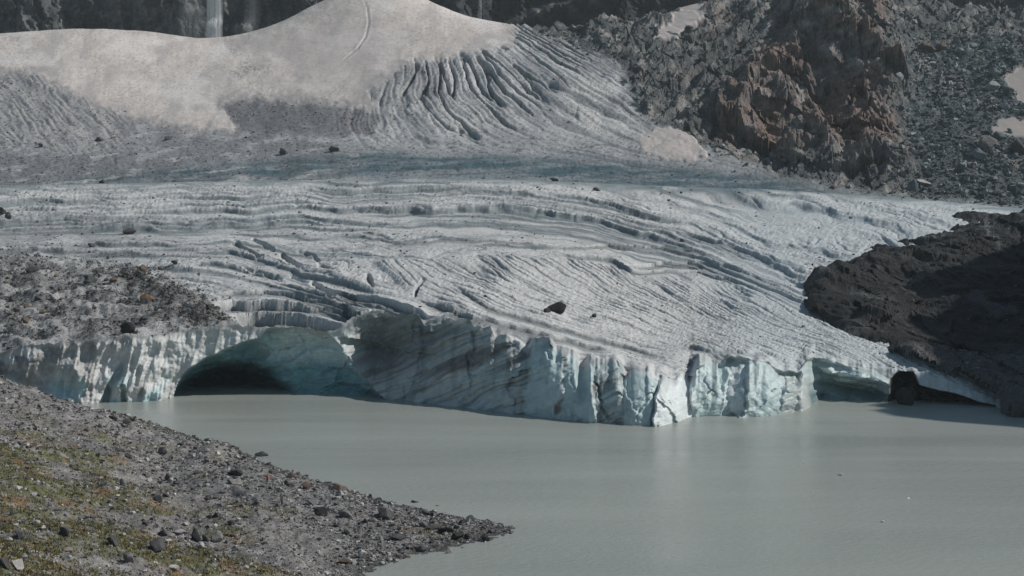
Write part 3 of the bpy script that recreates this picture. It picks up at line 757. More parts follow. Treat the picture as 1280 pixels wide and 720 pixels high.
sc = mixc(sc, [0.40, .375, .36], sstep(.0, .4, fbm((BPX - BPB) * .02, (BPX + BPB) * .05, 4, 378)) * .3)
sc = mixc(sc, [0.43, .40, .385], sstep(-.05, .35, fbm((BPX * .8 + BPB * .3) * .035, (BPB - .3 * BPX) * .012, 4, 384)) * .75)
sc = mixc(sc, [0.70, .655, .625], sstep(.0, .35, fbm(BPX * .014, BPB * .03, 3, 386)) * .8)
sc = mixc(sc, [0.25, .235, .23], sstep(.36, .5, perlin(BPX * .5, BPB * .6, 382)) * .5)
sc = mixc(sc, [0.44, .40, .39], msk([(330, 60), (420, 20), (500, 40), (460, 90), (380, 100)], -25, 20) * .5)
sc = mixc(sc, [0.30, 0.285, 0.28], sstep(16, 0, _sd) * sstep(-.25, .25, fbm(BPX * .07, BPB * .09, 4, 380)) * .75)
bc = lerp(bc, sc.astype(np.float32), np.maximum(snow, 0)[..., None])
rb = np.empty(BV.shape, np.float32); rb[:] = [0.105, 0.114, 0.118]
rb = mixc(rb, [0.15, 0.128, 0.12], spur * .7)
rb = mixc(rb, [0.38, 0.36, 0.335], sstep(-.02, .3, fbm(BX * .06, BZ2 * .07, 5, 373)) * .7)
rust = sstep(-.2, .25, fbm(BX * .022, BZ2 * .03, 4, 375)) * spur
rb = mixc(rb, [0.225, 0.158, 0.135], np.clip(rust * .75 + .5 * sstep(-.1, .35, fbm(BX * .02, BZ2 * .03, 4, 379)) * sstep(820, 900, BPX) * sstep(960, 900, BPX), 0, 1))
rb = mixc(rb, [0.23, 0.155, 0.12], sstep(.2, .42, fbm(BX * .05, BZ2 * .06, 4, 377)) * spur * .7)
rb = mixc(rb, [0.085, 0.108, 0.115], scree * .85)
rb = mixc(rb, [0.27, 0.245, 0.235], scree * sstep(.18, .42, fbm(cx_ * 3.5 + cy_, cy_ * 2.5, 4, 379)) * .75)
darkledge = rock * (1 - spur) * (1 - scree) * sstep(-.05, .3, fbm(cx_ * 2, cy_ * 6, 4, 381))
rb = mixc(rb, [0.06, 0.063, 0.066], darkledge * .7)
bc = lerp(bc, rb, rock[..., None])
bc = lerp(bc, np.broadcast_to(np.array([0.46, .42, .40], np.float32), bc.shape) * (1 - .3 * (BPX > 1000))[..., None].astype(np.float32), spatch[..., None])
sq, rq = fq(snow) > .5, fq(rock) > .5
pq = fq(spatch) > .5
upper = grid_obj('upper_glacier', BV, M_ICE, bc, ~sq & ~rq & ~pq, kind='structure', label='crevassed grey icefall below the snowfield')
grid_obj('snowfield', BV, M_SNOW, bc, sq & ~rq & ~pq, kind='structure', label='broad dirty pale snowfield under the waterfall cliffs')
mount = grid_obj('mountain_slope', BV, M_ROCK, bc, rq & ~pq, smooth=False, kind='structure', label='craggy brown spur and dark scree slope at the upper right')
for m_, lb in [(sp1, 'pale oval snow patch at the foot of the crags beside the icefall'), (sp2, 'pale snow patch high on the dark slope at top centre'),
               (sp3, 'flat pinkish snow patch beside the large grey boulder on the scree'), (sp4, 'upright snow patch among boulders at the right edge')]:
    q = (fq(m_) > .5)
    if q.any(): grid_obj('snow_patch', BV, M_SNOW, bc, q, kind='structure', label=lb)

# ---- cliffs behind, and the waterfall
fpx = np.arange(-140, 1400, 2.4); fz = np.linspace(120, 430, 150)
FPX, FZ = np.meshgrid(fpx, fz)
FY = 1590 + (FZ - 200) * 0.28 + 6 * np.cos((FPX - 280) / 90) * np.exp(-((FPX - 280) / 160) ** 2)
fX = x_of(FPX, 1600)
FY += (fbm(fX * .012, FZ * .006, 5, 401)) * 60 + facets(fX * .05, FZ * .03, 403)[0] * 11 + facets(fX * .12 + FZ * .03, FZ * .08, 405)[0] * 6 - ridged(fX * .02 + FZ * .006, FZ * .01, 5, 407) * 26
FY += fbm(fX * .2, FZ * .16, 3, 409) * 4
d_ = np.abs(FPX - 272)
FY += 3 * np.exp(-(d_ / 26) ** 2)
led = np.exp(-(line_d(FPX, py_of(FZ, 1600), [(640, 35), (700, 12), (765, 0), (800, -20)])[0] / 10) ** 2)
FY -= led * 45
FV = np.stack([x_of(FPX, FY), FY, FZ], -1)
fcol = np.empty(FV.shape, np.float32); fcol[:] = [0.06, 0.068, 0.072]
fcol = mixc(fcol, [0.17, 0.165, 0.16], sstep(.0, .35, fbm(fX * .03, FZ * .03, 5, 411)) * .7)
fcol = mixc(fcol, [0.02, 0.024, 0.027], sstep(.05, .3, fbm(fX * .05 + 9, FZ * .022, 4, 417)) * .8)
fcol = mixc(fcol, [0.26, 0.255, 0.25], sstep(.24, .4, fbm(fX * .11, FZ * .10, 3, 419)) * .7 * sstep(600, 400, FPX))
fcol = mixc(fcol, [0.03, 0.036, 0.04], sstep(400, 560, FPX) * sstep(1000, 800, FPX) * .7)
fcol = mixc(fcol, [0.24, 0.225, 0.215], led * sstep(-.1, .3, fbm(fX * .05, FZ * .06, 4, 413)))
wet = sstep(.1, .5, perlin(fX * .06, FZ * .006, 415)) * sstep(420, 330, FPX)
fcol = mixc(fcol, [0.17, 0.19, 0.2], wet * .5)
cliff = grid_obj('cliff', FV, M_ROCK, fcol, smooth=False, kind='structure', label='dark wet rock wall behind the snowfield')

# ================================================================== RIGHT: dark rock outcrop
op = [(998, 372, 532), (1004, 352, 572), (1030, 327, 612), (1085, 311, 642), (1150, 301, 660), (1200, 279, 695), (1240, 276, 702), (1285, 262, 740), (1345, 245, 750), (1420, 225, 760),
      (1020, 386, 503), (1060, 412, 462), (1120, 436, 434), (1060, 370, 528), (1100, 350, 565), (1150, 400, 482), (1150, 350, 565), (1200, 340, 575), (1200, 420, 455), (1280, 330, 590), (1280, 420, 450), (1345, 320, 590), (1345, 400, 480), (1420, 320, 580),
      (1150, 452, 422), (1250, 480, 412), (1345, 480, 410), (1420, 480, 410), (1260, 512, 398), (1345, 518, 392), (1420, 520, 390)]
op = [(a, c, z_of(b, c)) for a, b, c in op]
for a in (990, 1030, 1085, 1150, 1200, 1240, 1290, 1345, 1420):
    op.append((a, 800, float(glacier_base(a, 800)) - 12))
op += [(a, y, float(glacier_base(a, y)) - 5) for a, y in [(955, 520), (960, 590), (985, 650), (1040, 690), (1000, 480), (1040, 445), (1090, 740), (1170, 750)]] + [(1250, 392, -4), (1345, 384, -5), (1420, 380, -6)]
op = np.array(op, float)
OT = TPS(np.c_[op[:, 0] / 60, op[:, 1] / 40], op[:, 2], 0.03)
opx = np.arange(955, 1420, 1.25); oY = np.geomspace(380, 800, 270)
OPX, OY = np.meshgrid(opx, oY)
OZ = OT(OPX / 60, OY / 40)
oX = x_of(OPX, OY)
OPB = py_of(OZ, OY)
oline = np.interp(OPX, [955, 1003, 1020, 1060, 1120, 1150, 1200, 1246, 1258, 1420], [330, 366, 386, 413, 435, 450, 471, 489, 545, 545])
OZ = OZ - np.clip(OPB - oline - 1, 0, 30) * OY / F * 1.6
orel = fbm(oX * .03, OY * .025, 4, 501) * 5 + (ridged(oX * .03 + OY * .01, OY * .012, 4, 503) - .5) * 4 + facets(oX * .09, OY * .06, 505)[0] * 1.5 + fbm(oX * .3, OY * .2, 4, 507) * 0.9
orel += fbm((OZ + oX * .2) * .22, oX * .01, 3, 509) * 1.3
OZ2 = OZ + orel * sstep(-2, 8, OZ - 0) 
OV = np.stack([oX, OY, OZ2], -1)
oc = np.empty(OV.shape, np.float32); oc[:] = [0.0165, 0.017, 0.018]
oc = mixc(oc, [0.05, 0.05, 0.051], sstep(0, .4, fbm(oX * .03, OY * .03, 5, 511)) * .7)
lowm = sstep(428, 448, OPB + fbm(oX * .05, OY * .05, 3, 513) * 14)
oc = mixc(oc, [0.10, 0.098, 0.10], lowm * .9)
oc = mixc(oc, [0.085, 0.088, 0.09], sstep(.15, .36, fbm(oX * .05, OY * .02, 4, 515)) * .7)
wt = np.exp(-(line_d(OPX, OPB, [(1232, 278), (1238, 292), (1250, 306)])[0] / 4) ** 2)
oc = mixc(oc, [0.2, 0.21, 0.215], wt * .7)
opoly = [(1016, 362), (1020, 348), (1042, 330), (1085, 315), (1150, 305), (1200, 284), (1240, 280), (1290, 266), (1500, 230), (1500, 545), (1256, 545), (1246, 488), (1200, 470), (1150, 449), (1120, 433), (1060, 411), (1022, 383)]
osd = poly_sd(OPX + 6 * fbm(OPX * .06, OPB * .06, 3, 517), OPB + 4 * fbm(OPX * .06, OPB * .06, 3, 519), opoly)
om = sstep(-3, 14, osd)
OZ2 = OZ2 - np.clip(-osd - 1, 0, 25) * OY / F * 1.1 * (OPB < 470)
OZ2 = np.where(om > 0, np.maximum(OZ2, lerp(OZ2, glacier_base(OPX, np.clip(OY, 425, 900)) + 2.8 + .5 * orel, om)), OZ2)
OV[..., 2] = OZ2
op2 = facets(oX * .045 + OZ2 * .03, OZ2 * .09, 525, 1.4)[0] * 4.5 + facets(oX * .1 + OZ2 * .05, OZ2 * .16, 527, 1.4)[0] * 2.6 + facets(oX * .25, OZ2 * .35 + OY * .03, 529, 1.4)[0] * 1.1 + fbm(oX * .3, OZ2 * .3, 3, 531) * 1.2
OV[..., 1] -= op2 * om
keep = ~((OPX[:-1, :-1] < 1252) & (OPB[:-1, :-1] > oline[:-1, :-1] + 3))
outcrop = grid_obj('rock_outcrop', OV, M_OUT, oc, keep, smooth=False, kind='structure', label='smooth black rock hump at the right between glacier and lake')

# unseen mountain beyond the right edge, added and shaped to shade the right side
sY = np.linspace(250, 1500, 120); sx = np.linspace(0, 1, 70)
SX, SY = np.meshgrid(sx, sY)
x0 = np.maximum(SY * (1400 - 640) / F, 175)
hh = np.interp(SY, [300, 335, 360, 400, 480, 560, 620, 700, 800, 900, 1100, 1250, 1500], [0, 110, 165, 200, 214, 240, 218, 160, 100, 110, 190, 240, 300])
XX = x0 + SX * 420
prof = np.where(SX < .38, (SX / .38) ** 0.9, 1 - .5 * (SX - .38) / .62)
z00 = np.interp(SY, [250, 380, 420, 600, 900, 1500], [-6, -5, 8, 62, 55, 210])
SZ = z00 + np.maximum(hh - z00, 0) * prof + (ridged(XX * .012, SY * .012, 5, 521) - .5) * 46 * prof * sstep(300, 360, SY)
SV = np.stack([XX, SY, SZ], -1)
scol = np.empty(SV.shape, np.float32); scol[:] = [0.08, 0.08, 0.082]
scol = mixc(scol, [.16, .155, .15], sstep(0, .4, fbm(XX * .02, SY * .02, 4, 523)))
grid_obj('shade_mountain', SV, M_ROCK, scol, kind='structure', label='unseen rocky mountainside added beyond the right edge to cast shade')

# ================================================================== LAKE
def lake():
    me = bpy.data.meshes.new('lake')
    X, Yn, Yf = 1500.0, -300.0, 1450.0
    me.from_pydata([(-X, Yn, 0), (X, Yn, 0), (X, Yf, 0), (-X, Yf, 0)], [], [(0, 1, 2, 3)])
    m, t, b = new_mat('milky_lake_water'); N = t.nodes; L = t.links
    geo = N.new('ShaderNodeNewGeometry')
    b.inputs['Base Color'].default_value = (0.31, 0.345, 0.325, 1)
    b.inputs['IOR'].default_value = 1.33
    mp = N.new('ShaderNodeMapping'); mp.inputs['Scale'].default_value = (0.5, 1.3, 1)
    L.new(geo.outputs['Position'], mp.inputs['Vector'])
    n1 = N.new('ShaderNodeTexNoise'); n1.inputs['Scale'].default_value = 1.1; n1.inputs['Detail'].default_value = 5; n1.inputs['Roughness'].default_value = .6
    L.new(mp.outputs[0], n1.inputs['Vector'])
    bpn = N.new('ShaderNodeBump'); bpn.inputs['Strength'].default_value = 0.8; bpn.inputs['Distance'].default_value = 0.3
    L.new(n1.outputs['Fac'], bpn.inputs['Height']); L.new(bpn.outputs[0], b.inputs['Normal'])
    # long cat's-paws where the wind roughens the water
    mp2 = N.new('ShaderNodeMapping'); mp2.inputs['Scale'].default_value = (0.006, 0.035, 1)
    L.new(geo.outputs['Position'], mp2.inputs['Vector'])
    n2 = N.new('ShaderNodeTexNoise'); n2.inputs['Scale'].default_value = 1.0; n2.inputs['Detail'].default_value = 3
    L.new(mp2.outputs[0], n2.inputs['Vector'])
    mr = N.new('ShaderNodeMapRange'); mr.inputs['From Min'].default_value = .35; mr.inputs['From Max'].default_value = .65
    mr.inputs['To Min'].default_value = .08; mr.inputs['To Max'].default_value = .30
    L.new(n2.outputs['Fac'], mr.inputs['Value']); L.new(mr.outputs[0], b.inputs['Roughness'])
    me.materials.append(m)
    # fine silt swirls in the water
    sm = N.new('ShaderNodeTexNoise'); sm.inputs['Scale'].default_value = 1.0; sm.inputs['Detail'].default_value = 6; sm.inputs['Distortion'].default_value = 1.0
    mp3 = N.new('ShaderNodeMapping'); mp3.inputs['Scale'].default_value = (.006, .026, 1)
    L.new(geo.outputs['Position'], mp3.inputs['Vector']); L.new(mp3.outputs[0], sm.inputs['Vector'])
    cr = N.new('ShaderNodeMix'); cr.data_type = 'RGBA'
    cr.inputs['A'].default_value = (.27, .30, .278, 1); cr.inputs['B'].default_value = (.385, .41, .375, 1)
    L.new(sm.outputs['Fac'], cr.inputs['Factor']); L.new(cr.outputs['Result'], b.inputs['Base Color'])
    put(bpy.data.objects.new('lake', me), kind='structure', label='still milky grey-green glacial lake')
lake()

# ================================================================== FOREGROUND SHORE SLOPE
def lakeY(py): return CAMZ * F / (py - HOR)
fg = []
def P(px, Y, z): fg.append((x_of(px, Y), Y, z))
for px, py in [(655, 660), (628, 655), (560, 643), (500, 630), (460, 620), (420, 608), (370, 591), (330, 578)]: P(px, lakeY(py), 0.0)
for px, py in [(590, 672), (560, 690), (500, 698), (470, 706), (450, 722), (430, 760), (410, 820)]: P(px, lakeY(py), 0.0)
for px, py, Y in [(270, 556, 342), (200, 544, 346), (150, 527, 356), (100, 509, 372), (50, 494, 380), (0, 470, 372), (-60, 440, 372), (-140, 415, 370),
                  (0, 720, 150), (0, 660, 182), (0, 600, 222), (0, 540, 285), (200, 720, 187), (200, 660, 226), (200, 600, 286), (330, 604, 286), (300, 650, 249), (400, 720, 216), (330, 720, 203),
                  (100, 720, 168), (100, 660, 204), (100, 600, 250), (100, 545, 312), (-140, 720, 130), (-140, 600, 195), (-140, 500, 300), (0, 900, 95), (200, 900, 130), (400, 900, 150), (-140, 900, 85)]: P(px, Y, z_of(py, Y))
for px, py, z in [(500, 668, .9), (420, 650, 1.7), (560, 660, .6), (450, 690, 1.0), (370, 640, 2.4), (610, 660, .4)]: P(px, (CAMZ - z) * F / (py - HOR), z)
for px, py, z in [(720, 660, -2), (700, 690, -2), (640, 720, -3), (560, 760, -3), (560, 615, -2.5), (480, 595, -2.5), (400, 565, -3), (330, 545, -3), (250, 526, -3), (640, 635, -2), (150, 505, -3)]: P(px, lakeY(py), z)
for px, Y, z in [(60, 415, -3), (0, 415, -2), (-60, 415, -1)]: P(px, Y, z)
fg = np.array(fg)
FGT = TPS(fg[:, :2] / 60, fg[:, 2], 0.02)
def bank(x, y):
    """small eroded banks and hummocks of the slope"""
    lv = sstep(0.2, 3.0, FGT(x / 60, y / 60))
    h = fbm(x * .035, y * .03, 4, 601) * 3.4 * lv * sstep(0.5, 7, FGT(x / 60, y / 60) + 1.5)
    r = ridged(x * .045 + y * .02, y * .03, 4, 603)
    h = h + (r - .5) * 1.8 * lv
    h = h + fbm(x * .16, y * .16, 4, 605) * .75 * (0.3 + .7 * lv) + fbm(x * .6, y * .6, 3, 607) * .28
    return h
fpx = np.arange(-140, 700, 1.2)
fprow = []
gY = np.concatenate([np.linspace(95, 140, 26, endpoint=False), np.geomspace(140, 425, 380)])
GPX, GYY = np.meshgrid(fpx, gY)
GXX = x_of(GPX, GYY)
GZ0 = FGT(GXX / 60, GYY / 60)
GZ = GZ0 + bank(GXX, GYY)
GPB = py_of(GZ0, GYY)
# eroded dark bank near the person, small mound by the water
d_, t_, sg_ = line_d(GPX, GPB, [(215, 598), (250, 606), (290, 612), (318, 628), (322, 645)])
GZ -= 1.3 * np.tanh(sg_ * d_ / 4) * np.exp(-(d_ / 11) ** 2) * np.sin(np.pi * t_)
GZ += 2.0 * np.exp(-(((GPX - 268) / 22) ** 2 + ((GPB - 566) / 9) ** 2))
GV = np.stack([GXX, GYY, GZ], -1)
gc = np.empty(GV.shape, np.float32); gc[:] = [0.24, 0.233, 0.226]
gc = gc * (1 + .8 * fbm(GXX * .3, GYY * .2, 5, 611)[..., None])
gc = mixc(gc, [0.13, 0.125, 0.125], sstep(0.05, .4, fbm(GXX * .05, GYY * .05, 4, 613)) * .6)
veg = sstep(-.12, .28, fbm(GXX * .05 + 3, GYY * .042, 5, 615) + .6 * sstep(380, 120, GPX + (GPB < 600) * (600 - GPB) * 2.2 - (GPB - 640) * 1.1) - .30)
veg = veg * sstep(505, 535, GPB)
gcv = mixc(np.broadcast_to(np.array([0.118, 0.122, 0.042], np.float32), gc.shape).copy(), [0.22, 0.13, 0.06], sstep(.03, .32, fbm(GXX * .12, GYY * .1, 4, 617)))
gc = lerp(gc, gcv.astype(np.float32), (veg * .85 * sstep(-.4, .15, fbm(GXX * .5, GYY * .4, 3, 619)))[..., None])
gc = mixc(gc, [0.075, 0.077, 0.075], sstep(.6, .15, GZ) * .85)
gk = fq(GZ) > -1.5
shore = grid_obj('shore_slope', GV, M_SHORE, gc, gk, kind='structure', label='grey stony slope with mossy grass running down to the lake')

# ================================================================== STONES
def ico(sub):
    import bmesh
    bm = bmesh.new(); bmesh.ops.create_icosphere(bm, subdivisions=sub, radius=1.0)
    v = np.array([x.co[:] for x in bm.verts]); f = np.array([[y.index for y in x.verts] for x in bm.faces]); bm.free()
    return v, f
ICO1, ICO2 = ico(1), ico(2)
def rock_shape(src, seed, nplanes=9):
    """broken stone: a ball cut by random planes, so it has flat faces and hard edges"""
    r = np.random.default_rng(seed)
    v, f = src
    n = r.normal(size=(nplanes, 3)); n /= np.linalg.norm(n, axis=1)[:, None]
    d = r.uniform(.34, .8, nplanes)
    dot = v @ n.T
    t = np.where(dot > 1e-3, d / np.maximum(dot, 1e-3), 9)
    out = v * np.minimum(t.min(1), 1.15)[:, None]
    lo, hi = out.min(0), out.max(0)
    return (out - (lo + hi) / 2) / (hi - lo) * 2, f
def chip(seed):
    r = np.random.default_rng(seed)
    v = np.array([(x, y, z) for x in (-1, 1) for y in (-1, 1) for z in (-1, 1)], float)
    v = v * r.uniform(.45, 1.1, (8, 3))
    f = np.array([(0, 1, 3), (0, 3, 2), (4, 7, 5), (4, 6, 7), (0, 5, 1), (0, 4, 5), (2, 3, 7), (2, 7, 6), (0, 2, 6), (0, 6, 4), (1, 5, 7), (1, 7, 3)])
    return v * .9, f
SMALL = [chip(900 + i) for i in range(16)]
BIG = [rock_shape(ico(3), 950 + i, 9) for i in range(14)]

def rubble(name, G, weight, n, lo, hi, power, tones, mat, sink=.25, flat=.65, **kw):
    """many loose stones lying on a ground grid, joined into one object"""
    w = fq(weight).ravel(); w = np.clip(w, 0, None); p = w / w.sum()
    nr_, nc_ = G.shape[0] - 1, G.shape[1] - 1
    k = rng.choice(nr_ * nc_, n, p=p)
    r, c = k // nc_, k % nc_
    a, b = rng.random(n)[:, None], rng.random(n)[:, None]
    pos = (G[r, c] * (1 - a) * (1 - b) + G[r + 1, c] * a * (1 - b) + G[r, c + 1] * (1 - a) * b + G[r + 1, c + 1] * a * b)
    q = rng.random(n)
    size = lo * (1 - q * (1 - (lo / hi) ** power)) ** (-1 / power) * pos[:, 1] / F * .5
    sc = size[:, None] * rng.uniform(.7, 1.3, (n, 3)); sc[:, 2] *= flat * rng.uniform(.6, 1.3, n)
    ang = rng.random(n) * 6.283; tl = rng.normal(0, .35, n)
    sh = rng.integers(0, len(SMALL), n)
    tn = np.asarray(tones, np.float32)
    col = tn[rng.integers(0, len(tn), n)] * rng.uniform(.75, 1.25, (n, 1)).astype(np.float32)
    VV, FF, CC = [], [], []; off = 0
    for i, (v, f) in enumerate(SMALL):
        m = np.where(sh == i)[0]
        if not len(m): continue
        x = v[None] * sc[m][:, None]
        ct, st = np.cos(tl[m])[:, None], np.sin(tl[m])[:, None]
        x0_, z0_ = x[..., 0] * ct - x[..., 2] * st, x[..., 0] * st + x[..., 2] * ct
        ca, sa = np.cos(ang[m])[:, None], np.sin(ang[m])[:, None]
        y0_ = x[..., 1]
        xx = x0_ * ca - y0_ * sa; yy = x0_ * sa + y0_ * ca
        P_ = np.stack([xx, yy, z0_], -1) + pos[m][:, None]
        P_[..., 2] += (sc[m, 2] * (1 - 2 * sink))[:, None]
        nv = v.shape[0]
        VV.append(P_.reshape(-1, 3)); FF.append((f[None] + (np.arange(len(m)) * nv)[:, None, None]).reshape(-1, 3) + off)
        CC.append(np.repeat(col[m], nv, 0)); off += len(m) * nv
    me = mesh_from(name, np.concatenate(VV), np.concatenate(FF), mat, np.concatenate(CC), smooth=False)
    return put(bpy.data.objects.new(name, me), kind='stuff', **kw)

GREYS = [(.10, .10, .102), (.16, .158, .156), (.21, .205, .20), (.27, .265, .26), (.34, .33, .32), (.42, .41, .40), (.13, .11, .095), (.07, .07, .072), (.05, .05, .05)]
DARKS = [(.08, .08, .08), (.11, .109, .108), (.15, .148, .146), (.06, .059, .058), (.13, .115, .102), (.22, .216, .212), (.18, .176, .172)]
TEALS = [(.08, .10, .105), (.13, .155, .16), (.2, .225, .23), (.29, .31, .31), (.06, .075, .08), (.12, .115, .11)]
ground_ok = sstep(-.1, .25, GZ) * sstep(-200, -90, GPX) * sstep(780, 735, GPB)
dens = .35 + .65 * sstep(-.25, .3, fbm(GXX * .09, GYY * .07, 4, 631)) + .8 * sstep(3.0, .5, GZ) * sstep(380, 450, GPX)
dens = dens * (1 - .45 * veg)
rubble('gravel', GV, ground_ok * dens, 46000, 1.0, 7.0, 1.8, GREYS, M_STONE, label='loose grey stones strewn over the shore slope')
mw = mor * sstep(-130, -60, PX) * (1 - .75 * mpatch) * (.35 + 1.2 * np.clip(rim, 0, 1) + .6 * sstep(-.1, .3, fbm(PX * .04, PB * .09, 4, 641)))
rubble('moraine_rubble', TOP, mw, 8000, 1.0, 6, 1.8, DARKS, M_STONE, sink=.2, flat=.8, label='dark broken stones heaped on the moraine')
gw = (1 - mor) * (spk * .8 * (1 - .8 * m_fan) + .02 + .5 * np.exp(-np.clip(-msd - 4, 0, None) / 14) + .25 * sstep(120, 0, PX))
rubble('glacier_debris', TOP, gw, 3000, .9, 4.5, 1.8, DARKS, M_STONE, label='small dark stones scattered over the ice')
bw = (1 - snow) * (1 - rock) * (.15 + gdeb + dpatch + .5 * tealband) * sstep(930, 945, BYD) * (BY < 1450)
rubble('valley_debris', BV, bw, 2400, .8, 3.4, 1.9, DARKS, M_STONE, label='dark debris scattered over the upper ice')
sw = scree * (1 - spatch) * (BY < 1400) * sstep(920, 945, BY) + .22 * rock * (1 - spur) * (1 - spatch) * (BY < 1300) * sstep(920, 945, BY)
rubble('scree', BV, sw, 12500, 1.1, 9, 1.5, TEALS, M_STONE, flat=.8, label='blue-grey scree stones covering the right mountainside')
ow = (lowm * (OPX > 1075) * (OZ2 > 1) * (OPB < oline + 2)) + .05 * (om > .5)
rubble('bank_rubble', OV, ow, 2600, 1.0, 4.5, 1.8, DARKS, M_STONE, label='grey rubble below the black rock hump')

# grass: short tufts where the slope is mossy
def tufts():
    w = fq(veg * ground_ok).ravel(); k = rng.choice(w.size, 14000, p=w / w.sum())
    nc_ = GV.shape[1] - 1; r, c = k // nc_, k % nc_
    pos = GV[r, c] + (GV[r + 1, c + 1] - GV[r, c]) * rng.random((len(k), 1))
    nb = 4; n = len(k) * nb
    p = np.repeat(pos, nb, 0) + np.c_[rng.normal(0, .22, (n, 2)), np.zeros(n)]
    h = rng.uniform(.15, .42, n); a = rng.random(n) * 6.283; wd = rng.uniform(.05, .11, n)
    dx, dy = np.cos(a) * wd, np.sin(a) * wd
    lx, ly = rng.normal(0, .12, n), rng.normal(0, .12, n)
    V = np.stack([np.c_[p[:, 0] - dx, p[:, 1] - dy, p[:, 2] - .03], np.c_[p[:, 0] + dx, p[:, 1] + dy, p[:, 2] - .03], np.c_[p[:, 0] + lx, p[:, 1] + ly, p[:, 2] + h]], 1).reshape(-1, 3)
    tn = np.array([(.13, .125, .04), (.15, .13, .045), (.2, .135, .055), (.095, .1, .035)], np.float32)
    col = np.repeat(tn[rng.integers(0, 4, n)], 3, 0)
    me = mesh_from('grass', V, np.arange(n * 3).reshape(-1, 3), M_STONE, col, smooth=False)
    put(bpy.data.objects.new('grass', me), kind='stuff', label='short olive and rusty grass among the foreground stones')
tufts()

# ------------------------------------------------------------------ boulders one by one
TONES = {'dark': (.075, .075, .077), 'grey': (.15, .148, .147), 'pale': (.36, .35, .335), 'brown': (.12, .092, .072), 'orange': (.25, .15, .075), 'teal': (.12, .15, .155), 'paleteal': (.27, .30, .30), 'pink': (.27, .215, .195), 'black': (.035, .035, .036)}
_mesh = {}
def boulder_mesh(shape, tone):
    if (shape, tone) not in _mesh:
        v, f = BIG[shape]
        c = np.tile(np.array(TONES[tone], np.float32), (len(v), 1)) * (1 + .12 * np.sin(v[:, :1] * 3 + shape)).astype(np.float32)
        me = mesh_from('boulder', v, f, M_STONE, c, smooth=False)
        _mesh[shape, tone] = me
    return _mesh[shape, tone]

GROUNDS = {'shore': (GV, fpx), 'ice': (TOP, pxs), 'back': (BV, bpx)}
def locate(where, px, py):
    G, cols = GROUNDS[where]
    j = int(np.clip(np.searchsorted(cols, px), 1, len(cols) - 2))
    col = G[:, j]
    r = HOR + F * (CAMZ - col[:, 2]) / col[:, 1]
    ok = np.where(r <= py)[0]
    if where == 'shore': ok = ok[col[ok, 1] > 100]
    i = ok[0] if len(ok) else len(r) - 1
    p = col[i].copy(); p[0] = x_of(px, p[1])
    return p
def boulder(where, px, py, w, h, tone, label, group=None, shape=None, name='boulder', lake_level=None):
    """px, py: where its foot shows in the photo; w, h: size in photo pixels, turned into metres at its distance"""
    p = locate(where, px, py)
    if lake_level is not None: p = np.array([x_of(px, lakeY(py)), lakeY(py), lake_level])
    u = p[1] / F
    shp = rng.integers(0, len(BIG)) if shape is None else shape
    o = bpy.data.objects.new(name, boulder_mesh(int(shp), tone))
    sx_, sz_ = w * u * .5, h * u * .62
    o.scale = (sx_, sx_ * rng.uniform(.75, 1.05), sz_)
    o.location = (p[0], p[1] + sx_ * .5, p[2] + sz_ * .62)
    o.rotation_euler = (rng.normal(0, .1), rng.normal(0, .12), rng.normal(0, .35))
    return put(o, label=label, cat='boulder', group=group)

